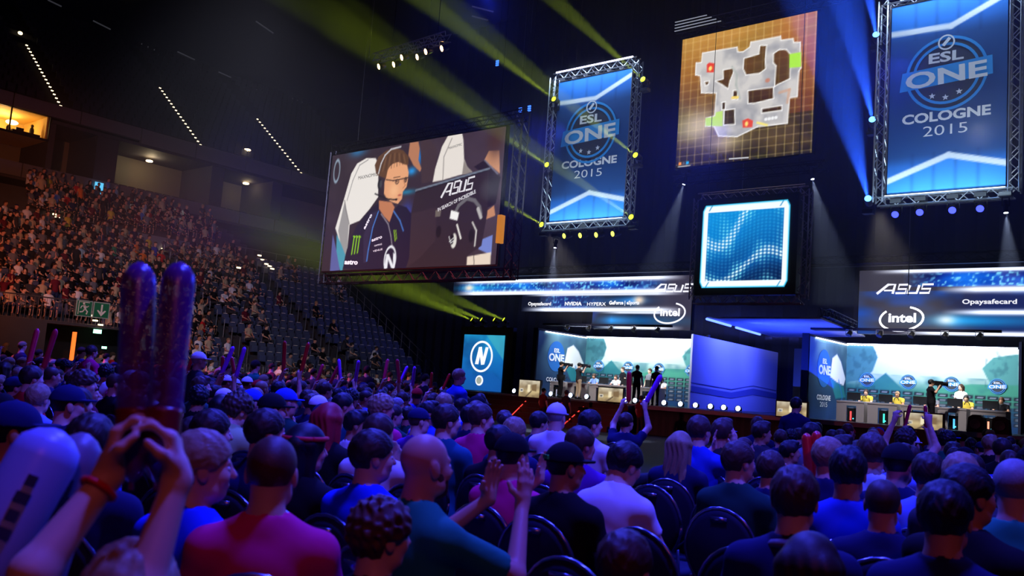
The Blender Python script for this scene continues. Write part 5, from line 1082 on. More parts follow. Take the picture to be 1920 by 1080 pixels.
def desk(x0, x1, y, label, group, glow, dl, flip=0):
    root = thing('player_desk', label, 'desk', ((x0+x1)/2, y, DECK), group=group); h = .80; w = x1-x0
    part('desk_top', MB().box(x0, x1, y-.42, y+.42, DECK+h-.06, DECK+h), M_DESK, root)
    mb = MB(); mb.box(x0, x0+w*.36, y-.40, y-.34, DECK, DECK+h-.06); mb.box(x1-w*.28, x1, y-.40, y-.34, DECK, DECK+h-.06); mb.box(x0+w*.36, x1-w*.28, y-.40, y-.34, DECK+h-.18, DECK+h-.06); part('front_panel', mb, M_DESK, root)
    part('side_panel', MB().box(x0, x0+.06, y-.34, y+.4, DECK, DECK+h-.06), M_DESK, root); part('side_panel', MB().box(x1-.06, x1, y-.34, y+.4, DECK, DECK+h-.06), M_DESK, root)
    part('desk_mat', MB().box(x0+.12, x1-.12, y-.36, y+.2, DECK+h, DECK+h+.012), mat('desk_mat', (176, 196, 232), .5), root)
    o = thing('computer_tower', 'computer tower under the '+label[5:], 'computer', ((x0+x1)/2, y-.1, DECK)); m = (x0+x1)/2
    part('case', MB().box(m-.14, m+.14, y-.3, y+.2, DECK, DECK+.52), M_BLACK, o); part('glow_strip', MB().box(m-.03+.05*flip, m+.03+.05*flip, y-.312, y-.3, DECK+.05, DECK+.40), lit('glow_%s' % dl, glow, 1.6, False), o); part('logo_light', MB().box(m+.08, m+.12, y-.312, y-.3, DECK+.1, DECK+.14), lit('glow_cyan', (80, 220, 255), 2.5, False), o)
    s = thing('desk_monitor', 'black monitor on the '+label[5:], 'monitor', (m, y+.0, DECK+h)); part('screen_back', MB().box(m-.26, m+.26, y-.04, y+.02, DECK+h+.06, DECK+h+.36), M_BLACK, s); part('monitor_stand', MB().bar((m, y, DECK+h+.012), (m, y, DECK+h+.2), .04, 6).box(m-.12, m+.12, y-.08, y+.08, DECK+h+.012, DECK+h+.03), M_BLACK, s)
    k = part('headphones', MB().tube([(m+.42+math.cos(t)*.09, y-.05, DECK+h+.14+math.sin(t)*.12) for t in [PI*q/10 for q in range(11)]], .014, 5), M_BLACK, s)
    return root
SK_ = [('white', 'black', 'short'), ('light blue', 'brown', 'curly'), ('white', 'brown', 'short'), ('dark grey', 'brown', 'short'), ('white', 'black', 'short')]
ly = 36.9
for i in range(5):
    xs = [-28.6+i*1.32, -28.6+(i+1)*1.32-.14]; desk(xs[0]+.9*0+.35, xs[1]+.35, ly, 'grey desk in the left booth, %s from the emblem side' % ORD[i], 'desks of the left booth', (120, 120, 140), 'pale')
    if i in (0,): continue
    m = (xs[0]+xs[1])/2+.35; person('desk', (m+.1, ly+1.0, DECK), PI, SK_[i][0], SK_[i][1], SK_[i][2], i, label='player in a %s shirt seated behind the %s desk of the left booth' % (SK_[i][0], ORD[i]), extra=('headset',))
RP = [('yellow', 'brown', 'short'), ('yellow', 'blond', 'short'), ('grey', 'reddish brown', 'short'), ('yellow', 'black', 'short'), ('black', 'reddish brown', 'short')]
ry = 36.4; X = [on_y(px, 760, ry-.4).x for px in (1567, 1625, 1687, 1757, 1818, 1892)]
for i in range(5):
    desk(X[i]+.03, X[i+1]-.10, ry, 'grey desk in the right booth, %s from the emblem side' % ORD[i], 'desks of the right booth', [(255, 70, 70), (60, 210, 180), (60, 120, 150), (80, 180, 255), (255, 150, 120)][i], ['red', 'teal', 'dim', 'blue', 'orange'][i], i % 2)
    m = (X[i]+X[i+1])/2; person('desk', (m+.15, ry+1.0, DECK), PI-.1, RP[i][0], RP[i][1], RP[i][2], i, label='player in a %s shirt seated behind the %s desk of the right booth' % (RP[i][0], ORD[i]), extra=('headset',))
for i, (m, z) in enumerate(((-9.55, 0), (-8.35, 0))):   # two small speakers on the deck at the right
    p = on_y((1832, 1878)[i], 790, 34.2); o = thing('floor_speaker', 'small black floor speaker at the right end of the stage, '+('nearer the desks' if i == 0 else 'nearer the edge'), 'speaker', (p.x, 34.2, DECK))
    part('speaker_case', MB().prism([(p.x-.28, DECK), (p.x+.28, DECK), (p.x+.24, DECK+.5), (p.x+.1, DECK+.6), (p.x-.1, DECK+.6), (p.x-.24, DECK+.5)][::-1], 34.0, 34.4), M_BLACK, o); part('speaker_grille', MB().lathe([(.001, .0), (.18, 0), (.16, .03), (.001, .01)], (p.x, 33.99, DECK+.28), (0, -1, 0), 16), mat('grille', (60, 60, 66), .5), o)
# crew on the stage
def camera_rig(loc, rz, label, z=1.57, dx=-.05):
    r = thing('video_camera', label, 'camera', loc, rz); c = M_BLACK
    MB().box(-.08+dx+.12, .08+dx+.12, .08, .36, z-.04, z+.12).build('camera_body', c, r); MB().lathe([(.001, 0), (.07, 0), (.075, .18), (.09, .2), (.085, .2), (.001, .17)], (dx+.12, .34, z+.04), (0, 1, 0), 12).build('lens', c, r); MB().bar((dx-.02, .25, z-.02), (dx-.1, .3, z-.12), .02, 5).build('grip', c, r); return r
def crew(tpl, px, yy, rz, sh, hc, st, label, pants='black', capc=None, cam_=None):
    p = on_y(px, 700, yy); b = person(tpl, (p.x, yy, DECK), rz, sh, hc, st, 0, pants=pants, label=label, capc=capc)
    if cam_: camera_rig((p.x, yy, DECK), rz, cam_, 1.60)
    return b
crew('stand_camera', 1052, 35.4, -.5, 'black', 'black', 'short', 'camera operator in black standing at the far left of the left booth', cam_='black shoulder camera of the operator in black at the left booth')
crew('stand_camera', 1086, 35.7, -.4, 'dark grey', 'black', 'short', 'camera operator in dark top and beige trousers at the left booth', 'beige', cam_='black camera of the operator in beige trousers at the left booth')
crew('stand_rest', 1195, 35.0, .2, 'black', 'black', 'short', 'person in black standing before the left booth desks, hands low')
crew('stand_rest', 1231, 35.3, .9, 'black', 'black', 'cap', 'person in black leaning at the right end of the left booth', capc='black')
crew('stand_camera', 1747, 35.0, -.9, 'black', 'black', 'short', 'camera operator in black standing before the right booth desks', cam_='black shoulder camera of the operator at the right booth')
crew('stand_rest', 1802, 38.0, 2.9, 'white', 'brown', 'long', 'person with long hair standing behind the right booth desks')
crew('stand_rest', 1167, 38.4, 2.7, 'black', 'brown', 'short', 'person in a dark jersey standing behind the left booth desks')
crew('stand_rest', 1218, 38.5, 2.9, 'grey', 'brown', 'short', 'person in grey standing behind the right end desk of the left booth')
for i, (px, yy, sh) in enumerate(((1035, 33.0, 'maroon'), (1078, 33.0, 'dark grey'), (1218, 32.9, 'maroon'))):
    p = on_y(px, 740, 32.2); person('stand_rest', (p.x, 31.6, -.15), -.2, sh, 'brown', 'cap' if i == 0 else 'short', i, label='photographer in %s at the foot of the stage, %s' % (sh, ['near the red light line', 'between the two low monitors', 'right of the second monitor'][i]))
# four loudspeakers / boxes dimly seen between panel and right booth
p = on_y(1500, 700, 38.5); root = thing('equipment_rack', 'dark rack with tiny white lamps between the blue panel and the right booth', 'rack', (p.x, 38.5, DECK)); mb = MB(); mb.box(p.x-.3, p.x+.3, 38.5, 39, DECK, 4.2); part('rack_case', mb, M_BLACK, root)
mb = MB(); [mb.ell((p.x+.1, 38.47, z), (.05, .03, .05), 8, 6) for z in (3.4, 2.6, 2.1)]; part('indicator_lamp', mb, lit('white_dot', (230, 240, 255), 4, False), root)
# ------------------------------------------------------------------ banquet chairs
M_CH = mat('chair_fabric', (22, 26, 52), .75, vary=.1, spec=.3); M_CHF = mat('chair_frame', (120, 122, 140), .25, .9)
def back_outline(e=0.):
    pts = []
    for k in range(28):
        t = 2*PI*k/28; x = math.cos(t)*(.215+e); z = math.sin(t)
        z = .72+(z*(.25+e) if z > 0 else z*(.26+e)); x *= 1-.16*max(0, (.72-z)/.26)**1.5
        pts.append((x, z))
    return pts
def chair_parts():
    mb = MB(); P = back_outline(); n = len(P); ly = lambda z: -.20-.16*(z-.46)
    rings = [(-.012, .86), (.0, 1.0), (.03, 1.0), (.05, .86)]; V = []
    for dy, s in rings: V += [(x*s, ly(z)-.02+dy, .72+(z-.72)*s) for x, z in P]
    F = [(i*n+k, (i+1)*n+k, (i+1)*n+(k+1) % n, i*n+(k+1) % n) for i in range(3) for k in range(n)]+[tuple(range(n)), tuple(range(4*n-1, 3*n-1, -1))]
    mb.add(V, F); back = np_mesh('backrest', mb.v, mb.f, M_CH, True)
    mb = MB(); P2 = back_outline(.008); pts = [(x, ly(z)-.012, z) for x, z in P2]; mb.tube(pts+[pts[0]], .011, 6); mb.box(-.05, .05, ly(.93)-.05, ly(.93)-.02, .90, .93); frame = np_mesh('back_frame', mb.v, mb.f, M_CHF, True)
    mb = MB(); prof = [(.0, .35), (.19, .35), (.225, .37), (.225, .395), (.19, .415), (0, .42)]
    V = []; N = 24
    for r, z in prof:
        for k in range(N):
            t = 2*PI*k/N; c, s_ = math.cos(t), math.sin(t); q = (abs(c)**4+abs(s_)**4)**-.25; V.append((c*q*r, .0+s_*q*r, z))
    F = [(i*N+k, i*N+(k+1) % N, (i+1)*N+(k+1) % N, (i+1)*N+k) for i in range(len(prof)-1) for k in range(N)]; mb.add(V, F); seat = np_mesh('seat', mb.v, mb.f, M_CH, True)
    legs = []
    for sx in (-1, 1):
        for sy in (-1, 1):
            mb = MB()
            if sy > 0: mb.tube([(sx*.19, .18, .37), (sx*.20, .22, .0)], .012, 6)
            else: mb.tube([(sx*.20, -.27, .0), (sx*.19, -.19, .38), (sx*.19, ly(.55)-.01, .56)], .012, 6)
            legs.append(np_mesh('leg', mb.v, mb.f, M_CHF, True))
    return back, frame, seat, legs
CB, CF, CSE, CL = chair_parts()
def chair(loc, rz, label, group, full=True):
    r = link('banquet_chair', CSE, None, loc); r.rotation_euler = (0, 0, rz); tag(r, label, 'chair', group)
    r.name = 'banquet_chair'; link('backrest', CB, r); link('back_frame', CF, r)
    if full:
        for l in CL: link('leg', l, r)
    return r
# ------------------------------------------------------------------ people placed one by one (nearest rows)
N_ = dict(res=.0125, hres=.0058, folds=.004)
figure('n_right', J(hy=-.62), **N_)
figure('n_fwd', J(hy=-.1, hp=-.05), **N_)
figure('n_down', J(hy=-.35, hp=-.35, chest=(0, .05, .86), waist=(0, .0, .67), neck=(0, .10, 1.05), head=(0, .17, 1.18), shL=(-.172, .08, .96), shR=(.172, .08, .96), elL=(-.23, .2, .75), elR=(.23, .2, .75), wrL=(-.08, .38, .70), wrR=(.08, .38, .70)), **N_)
figure('n_clap', J(hy=-.15, elL=(-.22, .20, .90), elR=(.24, .26, .86), wrL=(-.05, .36, 1.10), wrR=(.11, .40, 1.10), hdL=(.1, .0, 1), hdR=(0, .1, 1), hnL=(1, 0, 0), hnR=(-1, 0, 0), curl=.12, fat=1.12, sleeve=.8), fine=[((-.05, .36, 1.18), .12), ((.11, .4, 1.18), .12)], **N_)
figure('n_hood', J(hy=-.1), long_sleeve=True, jacket=True, **N_)
NEAR = []
NEARPOS = []
def near(px, py, d, tpl, rz, shirt, hairc, style, label, skin=0, extra=(), capc=None, pants='dark grey', smin=.82, smax=1.08):
    p = at_d(px, py, d); hz = _TPL[tpl][1]['head'][2]; s = min(max(p.z/hz, smin), smax); c, sn = math.cos(rz), math.sin(rz); hd = _TPL[tpl][1]['head']
    loc = Vector((p.x-(c*hd[0]-sn*hd[1])*s, p.y-(sn*hd[0]+c*hd[1])*s, 0.0)); seat = .485*s
    b = person(tpl, loc, rz, shirt, hairc, style, skin, pants=pants, label=label, s=s, extra=extra, near=True, hres=.0052, capc=capc); NEARPOS.append((loc.x, loc.y, rz)); return b
near(30, 812, 4.3, 'n_right', .25, 'navy', 'black', 'cap', 'man in dark navy shirt and black cap at the far left edge, in profile', 1, capc='navy')
near(381, 876, 3.3, 'n_right', .15, 'royal blue', 'blond', 'short', 'man with short fair hair and blue T-shirt in profile beside the pink T-shirt man', 0)
near(510, 886, 3.15, 'n_fwd', .85, 'pink', 'reddish brown', 'buzz', 'man in a magenta pink T-shirt seen squarely from behind, short reddish hair', 0)
near(716, 1005, 2.9, 'n_right', .35, 'black', 'reddish brown', 'curly', 'person with tousled reddish curly hair below the green T-shirt man', 0)
near(700, 856, 4.3, 'n_right', .15, 'royal blue', 'dark brown', 'short', 'man in bright blue T-shirt with short dark hair left of the bald man', 0)
near(800, 872, 3.55, 'n_clap', -.12, 'green', 'reddish brown', 'bald', 'bald bearded man in a green T-shirt clapping raised hands', 2, extra=('beard',))
near(962, 856, 5.0, 'n_clap', .1, 'pink', 'black', 'cap', 'person in pink T-shirt and black cap clapping, behind the green T-shirt man', 0, capc='black')
g = near(1062, 876, 4.7, 'n_right', .12, 'black', 'black', 'cap', 'person in black T-shirt and black cap with small green label', 1, capc='black')
near(1172, 872, 5.2, 'n_down', .0, 'white', 'black', 'short', 'person in white T-shirt bent forward with head lowered, among empty chairs', 0)
near(1172, 1066, 2.75, 'n_fwd', .2, 'navy', 'brown', 'short', 'brown haired person whose head top shows at the bottom centre', 0)
near(1490, 936, 3.7, 'n_hood', .35, 'navy', 'brown', 'short', 'person in a dark jacket with pale collar and brown bowl hair', 0)
near(1520, 1075, 2.8, 'n_fwd', .3, 'black', 'dark brown', 'long', 'person with long dark brown hair at the bottom edge below the dark jacket', 0)
near(1655, 945, 4.6, 'n_fwd', .35, 'navy', 'brown', 'buzz', 'man with closely shaved head in a navy shirt, beside an empty chair', 2)
near(1772, 970, 3.6, 'n_fwd', .15, 'navy', 'black', 'short', 'dark haired person in a plain navy T-shirt near the lower right corner', 1)
near(1818, 930, 4.3, 'n_right', -.1, 'black', 'black', 'short', 'dark haired person partly hidden behind the navy T-shirt at lower right', 1)
near(1590, 886, 5.0, 'n_fwd', .3, 'blue', 'black', 'quiff', 'person with tall black hair and bright blue T-shirt behind the shaved head', 1)
near(1903, 915, 4.6, 'n_fwd', .2, 'green', 'grey', 'buzz', 'person in a green T-shirt cut by the right edge of the picture', 0)
near(1555, 858, 6.3, 'n_right', .2, 'navy', 'blond', 'short', 'fair haired person with glasses in navy shirt right of the red stick', 0, extra=('glasses',))
near(1635, 850, 6.6, 'n_fwd', .3, 'white', 'brown', 'short', 'brown haired person in a white T-shirt behind the blue T-shirt with black quiff', 0)
near(1685, 872, 6.2, 'n_fwd', .0, 'navy', 'black', 'cap', 'broad person in navy T-shirt and black cap, hand raised to the face', 2, capc='black')
near(1742, 890, 5.9, 'n_fwd', .1, 'light blue', 'dark brown', 'short', 'round dark haired head over a pale blue shirt right of the black cap', 0)
near(1802, 894, 5.6, 'n_fwd', .1, 'dark grey', 'blond', 'short', 'person with pale fair hair in a grey shirt above the lower right navy T-shirt', 0)
near(1386, 866, 5.8, 'n_right', .1, 'dark green', 'brown', 'short', 'brown haired person in a dark green jacket beyond the empty chairs', 0)
near(500, 812, 5.0, 'n_right', .3, 'navy', 'dark brown', 'short', 'dark haired person right behind the magenta T-shirt man', 0)
near(575, 842, 4.6, 'n_right', .35, 'black', 'black', 'long', 'person with long black hair and a red headband looking right', 0)
near(618, 790, 6.4, 'n_hood', .3, 'black', 'red', 'long', 'person with long dyed red hair in a black hooded jacket', 0)
near(398, 812, 5.1, 'n_right', .35, 'navy', 'dark brown', 'short', 'person with dark hair holding a bright pink stick, near the lower left', 0)
near(446, 770, 7.3, 'n_down', .3, 'pale green', 'brown', 'curly', 'curly haired person in a pale green hooded top', 0)
near(512, 770, 7.2, 'n_right', .3, 'navy', 'dark brown', 'cap', 'person in dark top and black cap in profile behind the green hooded top', 0, capc='black')
near(838, 790, 7.0, 'n_right', .2, 'teal', 'dark brown', 'short', 'man in a dark teal shirt with short dark hair, hand near the mouth', 0)
near(903, 785, 8.0, 'n_right', .1, 'pink', 'brown', 'short', 'person in pink T-shirt with brown hair in front of the stage steps', 0)
near(965, 812, 7.2, 'n_fwd', .2, 'navy', 'blond', 'short', 'person with tousled fair hair beside the pink T-shirt, far centre', 0)
near(1044, 782, 9.0, 'n_fwd', .3, 'white', 'grey', 'cap', 'person in white shirt with pale cap in front of the stage steps', 0, capc='white')
near(1108, 795, 8.6, 'n_right', .1, 'white', 'black', 'short', 'dark haired person in a white T-shirt right of the pale cap', 0)
near(1276, 838, 7.4, 'n_fwd', .2, 'navy', 'blond', 'long', 'person with long fair hair in dark top beyond the empty chairs', 0)
near(1312, 808, 8.2, 'n_clap', .0, 'blue', 'brown', 'short', 'person in a bright blue T-shirt with hands raised to the face', 0)
near(130, 760, 6.6, 'n_right', .35, 'navy', 'black', 'cap', 'person with dark cap worn low in profile behind the white inflated stick', 0, capc='navy')
near(72, 748, 8.2, 'n_fwd', .6, 'light blue', 'blond', 'short', 'child with fair hair in light blue top at the far left', 0)
near(170, 835, 4.0, 'n_fwd', .7, 'navy', 'dark brown', 'short', 'dark haired head just behind the raised arms at the left', 0)
near(935, 930, 3.9, 'n_down', .2, 'maroon', 'black', 'short', 'dark haired person in maroon half hidden behind the clapping man', 0) if False else None
# red headband, green cap label, pale collar
def ring_on(b, name, tpl, r, z, w, m, k=26, off=.0, arc=(0, 2*PI)):
    j = _TPL[tpl][1]; mb = MB(); mb.tube([(math.cos(t)*r[0], math.sin(t)*r[1]-.012, z+off*math.cos(t)) for t in np.linspace(arc[0], arc[1], k)], w, 5)
    q = mb.build(name, m, b, True); q.matrix_local = Matrix.Translation(Vector(j['head'])) @ Matrix.Rotation(j['hy'], 4, 'Z') @ Matrix.Rotation(j['hp'], 4, 'X'); return q
for o in [o for o in SC.objects if o.get('label', '').startswith('person with long black hair and a red headband')]: ring_on(o, 'headband', 'n_right', (.092, .110), .055, .014, mat('headband_red', (210, 30, 50), .7))
q = MB().box(-.03, .03, -.128, -.118, .040, .062).build('cap_label', mat('cap_green', (60, 220, 80), .5), g); q.matrix_local = Matrix.Translation(Vector(_TPL['n_right'][1]['head'])) @ Matrix.Rotation(-.62, 4, 'Z')
mb = MB()
for k in range(3): mb.stroke([(-.05+k*.05, .86), (-.06+k*.05, .74)], .018, -.175)
mb.build('shirt_print', mat('print_green', (50, 130, 60), .6), g)
for o in [o for o in SC.objects if o.get('label', '').startswith('person in a dark jacket with pale')]:
    mb = MB(); mb.tube([(math.cos(t)*.085, -.055+math.sin(t)*.08, 1.062+.03*math.sin(-t)) for t in np.linspace(PI*.9, 2*PI+.3, 20)], [.018]*20, 7); mb.build('collar', cloth('grey', SH['grey']), o, True)
# ------------------------------------------------------------------ the raised arms with inflated sticks at the left
RZ = .95
root_p = at_d(244, 1135, 1.95); root_loc = Vector((root_p.x, root_p.y, 0)); Minv = Matrix.Rotation(-RZ, 4, 'Z') @ Matrix.Translation(-root_loc)
def loc_of(px, py, d): return tuple(Minv @ at_d(px, py, d))
hc = loc_of(244, 1135, 1.95)
wl, wr = loc_of(203, 893, 1.98), loc_of(332, 900, 1.95); el, er = loc_of(62, 1075, 1.90), loc_of(262, 1120, 1.88)
up_l = tuple(Vector(loc_of(222, 800, 2.0))-Vector(wl)); up_r = tuple(Vector(loc_of(322, 808, 1.97))-Vector(wr))
zh = hc[2]; FJ = J(head=hc, neck=(0, hc[1]-.03, zh-.155), chest=(0, hc[1]-.03, zh-.37), waist=(0, -.02, .64), pel=(0, -.02, .52), hy=-.2, shL=(-.172, hc[1]-.03, zh-.235), shR=(.172, hc[1]-.03, zh-.235), elL=el, elR=er, wrL=wl, wrR=wr, hdL=up_l, hdR=up_r, hnL=(.9, .1, 0), hnR=(-.9, .1, 0), curl=.62, sleeve=.5)
figure('arms_raised', FJ, res=.013, hres=.0065, fine=[(tuple(Vector(wl)+Vector(up_l).normalized()*.09), .13), (tuple(Vector(wr)+Vector(up_r).normalized()*.09), .13)])
b = person('arms_raised', root_loc, RZ, 'navy', 'blond', 'short', 0, label='person with both bare arms raised, holding two purple inflated sticks, red wristband', near=True, hres=.0052); NEARPOS.append((root_loc.x, root_loc.y, RZ))
mb = MB(); W0, E0 = Vector(wl), Vector(el); c = W0+(E0-W0)*.14; ax = (E0-W0).normalized(); a = ax.orthogonal().normalized(); b2 = ax.cross(a)
mb.tube([c+(a*math.cos(t)+b2*math.sin(t))*.033 for t in np.linspace(0, 2*PI, 25)], [.0075]*25, 6); mb.build('wristband', mat('band_red', (225, 20, 40), .5), b, True)
def stick(p, q, r, m, label, group=None, mark=None):
    """an inflated plastic noise stick, slightly pillowed, with crimped ends."""
    p, q = Vector(p), Vector(q); ax = (q-p).normalized(); L = (q-p).length; root = None
    mb = MB(); prof = [(.15, 0), (.55, .03), (.9, .07), (1, .12), (.97, .5), (1, .88), (.9, .94), (.55, .98), (.15, 1.0)]; a = ax.orthogonal().normalized()
    mb.lathe([(r*u, L*h) for u, h in prof], (0, 0, 0), ax, 16); o = mb.build('inflated_stick', m, None, True, loc=p); tag(o, label, 'inflated stick', group)
    mb = MB(); mb.lathe([(r*.16, -.015), (r*.16, .01)], (0, 0, 0), ax, 8); mb.build('valve', m, o)
    if mark: mb = MB(); mb.lathe([(r*1.005, L*.18), (r*1.012, L*.2), (r*1.012, L*.30), (r*1.005, L*.32)], (0, 0, 0), ax, 16); mb.build('printed_band', mark, o, True)
    return o
M_PUR = mat('stick_purple', (104, 24, 130), .3, spec=.6, vary=.1); M_PUR.node_tree.nodes['Principled BSDF'].inputs['Alpha'].default_value = .72; M_MAG = mat('stick_pink', (235, 30, 80), .3, spec=.6); M_RED = mat('stick_red', (225, 24, 34), .3, spec=.6); M_VIO = mat('stick_violet', (170, 60, 225), .3, spec=.6); M_DRED = mat('stick_darkred', (120, 10, 34), .35)
W2 = lambda v: Matrix.Translation(root_loc) @ Matrix.Rotation(RZ, 4, 'Z') @ Vector(v)
gl = Vector(wl)+Vector(up_l).normalized()*.075; gr = Vector(wr)+Vector(up_r).normalized()*.075
stick(at_d(246, 905, 2.00), at_d(262, 492, 2.08), .036, M_PUR, 'left one of the two dark purple inflated sticks in the raised hands', mark=M_DRED)
stick(at_d(294, 905, 1.97), at_d(338, 492, 2.05), .036, M_PUR, 'right one of the two dark purple inflated sticks in the raised hands', mark=M_DRED)
M_WST = mat('stick_white', (150, 168, 228), .35, vary=.08)
for i, (a, c, d, r) in enumerate([((112, 806), (-70, 1130), 2.25, .072), ((160, 812), (40, 1180), 2.35, .058)]):
    P, Q = at_d(*a, d), at_d(*c, d-.05); Q = P+(Q-P)*1.5; o = stick(Q, P, r, M_WST if i == 0 else mat('stick_grey', (120, 118, 135), .4), ['large pale inflated stick leaning at the lower left edge', 'greyish inflated stick with dark print behind the pale one'][i])
    ax = (P-Q).normalized(); mb = MB(); v = (Vector((0, 0, CAM_Z))-P).normalized(); s_ = ax.cross(v).normalized(); n_ = s_.cross(ax).normalized()
    if n_.dot(v) < 0: n_ = -n_
    for k in range(9):
        cc = P-Q-ax*(.12+.038*k); w_ = r*(.3+.12*(k % 2)); h_ = .011; mb.add([cc+n_*r*.99+s_*w_*.5*a1+ax*h_*b1+n_*.004 for a1, b1 in ((-1, -1), (1, -1), (1, 1), (-1, 1))]+[cc+n_*r*.9+s_*w_*.5*a1+ax*h_*b1 for a1, b1 in ((-1, -1), (1, -1), (1, 1), (-1, 1))], [(0, 1, 2, 3), (4, 5, 1, 0), (5, 6, 2, 1), (6, 7, 3, 2), (7, 4, 0, 3)]) if k != 4 else None
    mb.build('dark_print', mat('print_dark', (34, 40, 80), .5), o)['kind'] = 'stuff'
# ------------------------------------------------------------------ the rest of the floor audience, row by row
SHW = [('black', 22), ('navy', 20), ('dark grey', 12), ('blue', 9), ('white', 12), ('grey', 6), ('red', 4), ('pink', 3), ('light blue', 5), ('maroon', 3), ('teal', 2), ('green', 2), ('yellow', 1.5), ('dark green', 2), ('purple', 1.5), ('orange', .6)]
STW = [('short', 50), ('quiff', 12), ('buzz', 9), ('long', 8), ('curly', 6), ('cap', 14), ('pony', 2)]
HCW = [('brown', 32), ('dark brown', 30), ('black', 16), ('blond', 15), ('reddish brown', 5), ('grey', 2)]
R1 = random.Random(21)
def pick(W): return R1.choices([w[0] for w in W], [w[1] for w in W])[0]
CASTS = []   # (distance, kind, data)
seats_empty = []
for r in range(31):
    y = 1.2+.94*r
    for c in range(92):
        x = -37.0+.53*c+(.26 if r % 2 else 0); 
        if not (-36.9 < x < 11): continue
        if y > 29.0: continue
        px, py = project((x, y, 1.2)); d = math.hypot(x, y)
        if d > np.interp(px, [0, 780, 840, 900, 1000, 1100, 1200, 1300, 1400, 1500, 1700, 1920], [60, 60, 24, 16, 11.5, 9.6, 7.6, 9.2, 13, 17, 20.5, 24]): continue
        if not (-120 < px < 2040 and py < 1230) or d < 2.1: continue
        if min([math.hypot(x-a, y-b_) for a, b_, _ in NEARPOS]+[9]) < .52: continue
        if px < 420 and d < 4.5 or (px < 120 and d < 6): continue
        seats_empty.append((d, x, y, r, c, px, py))
        empty_zone = (1110 < px < 1450 and py > 838) or (840 < px < 1130 and py > 925) or (1180 < px < 1300 and py > 815)
        if d < 4.3: continue
        if R1.random() > (.04 if empty_zone else .80): continue
        if 1140 < px < 1260 and py > 800 and R1.random() < .6: continue
        CASTS.append([d, x+R1.uniform(-.06, .06), y+R1.uniform(-.06, .06), r, c, px, py])
CASTS.sort()
NIND = 232
STK_HOLD = [(45, 11), (402, 14), (428, 15), (535, 12), (600, 17), (655, 16), (715, 15), (742, 17), (1705, 16), (330, 16), (820, 19)]
used = set(); hold = {}
for (hx, hd) in STK_HOLD:
    best = min(((abs(c[5]-hx)+abs(c[0]-hd)*14, i) for i, c in enumerate(CASTS) if i not in hold), default=None)
    if best: hold[best[1]] = (hx, hd)
rows_seen = {}; seq = {}
def place_desc(row, idx): return '%s from left in %s floor row' % (ordw(idx), ordw(row+1))
order_in_row = {}
for r in range(31):
    L = sorted([(c[1], i) for i, c in enumerate(CASTS[:NIND]) if c[3] == r]+[(CASTS[i][1], i) for i in hold if i >= NIND and CASTS[i][3] == r])
    for n, (_, i) in enumerate(L): order_in_row[i] = n+1
STYW = {'short': 'short', 'quiff': 'tall', 'buzz': 'cropped', 'long': 'long', 'curly': 'curly', 'cap': 'capped', 'pony': 'tied'}
mass = []
stick_n = 0
for i, cst in enumerate(CASTS):
    d, x, y, r, c, px, py = cst
    tpl = R1.choices(['rest', 'right', 'left', 'lean', 'clap', 'chin', 'armsup'], [30, 26, 9, 8, 9, 7, 3 if px < 900 else 1])[0]
    sh, hc_, st = pick(SHW), pick(HCW), pick(STW); rz = R1.uniform(-.25, .45)+(.15 if px < 700 else 0); s = R1.uniform(.92, 1.07)
    if px < 900 and d > 13 and R1.random() < .07: tpl = 'stand_rest'
    if i in hold: tpl = 'armsup'; rz = .1
    if i < NIND or i in hold:
        lb = '%s T-shirt, %s %s hair, %s' % (sh, STYW[st], hc_, place_desc(r, order_in_row[i]))
        b = person(tpl, (x, y, 0), rz, sh, hc_, st, i, pants=R1.choice(['dark grey', 'black', 'navy', 'blue']), label=lb, s=s, capc=R1.choice(['black', 'navy', 'red', 'white', 'blue']), extra=('glasses',) if R1.random() < .1 and d < 12 else (), group=None)
        if i in hold:
            j = _TPL['armsup'][1]; M = Matrix.Translation((x, y, 0)) @ Matrix.Rotation(rz, 4, 'Z') @ Matrix.Scale(s, 4); m = [M_MAG, M_VIO, M_RED, M_MAG][stick_n % 4]; cn = ['pink', 'violet', 'red', 'pink'][stick_n % 4]
            for sd in ('L', 'R'):
                w = Vector(j['wr'+sd])+Vector((0, .02, .05)); sx = -1 if sd == 'L' else 1; tip = w+Vector((sx*R1.uniform(-.10, .16), R1.uniform(-.1, .12), .44 if d < 14 else .36))
                stick(M @ (w-Vector((0, 0, .03))), M @ tip, .030, m, '%s inflated stick, %s hand, person %s' % (cn, 'left' if sd == 'L' else 'right', place_desc(r, order_in_row[i])), None)
            stick_n += 1
    else: mass.append((tpl if tpl in ('armsup', 'stand_rest', 'right') else 'rest', x, y, 0., rz, s, sh, hc_, st, i))
# the person standing dark in the gap before the right booth
p = at_d(1492, 790, 15.5); person('stand_rest', (p.x, p.y, 0), .1, 'navy', 'black', 'short', 1, pants='black', label='tall person in dark navy standing up in front of the right booth')
p = at_d(1174, 815, 12.0); cx_, cy_ = p.x, p.y; person('armsup', (cx_, cy_, 0), .1, 'navy', 'brown', 'short', 0, label='person in navy holding up a crossed violet and red stick pair before the stage'); NEARPOS.append((cx_, cy_, .1))
stick((cx_-.12, cy_+.2, 1.5), (cx_-.17, cy_+.25, 1.92), .034, M_RED, 'red inflated stick held up before the stage skirt, left of the violet one'); stick((cx_+.14, cy_+.2, 1.5), (cx_+.30, cy_+.3, 1.9), .034, M_VIO, 'violet inflated stick held up before the stage skirt, right of the red one')
p = near(1446, 880, 6.2, 'n_clap', .1, 'navy', 'brown', 'short', 'person in navy T-shirt holding a tall red stick pair before the right booth', 0)
for q_, (u_, v_) in enumerate((((1519, 912), (1512, 812)), ((1534, 912), (1531, 808)))): stick(at_d(*u_, 6.45), at_d(*v_, 6.5), .034, M_RED, ['left', 'right'][q_]+' one of the tall red stick pair in front of the right booth')
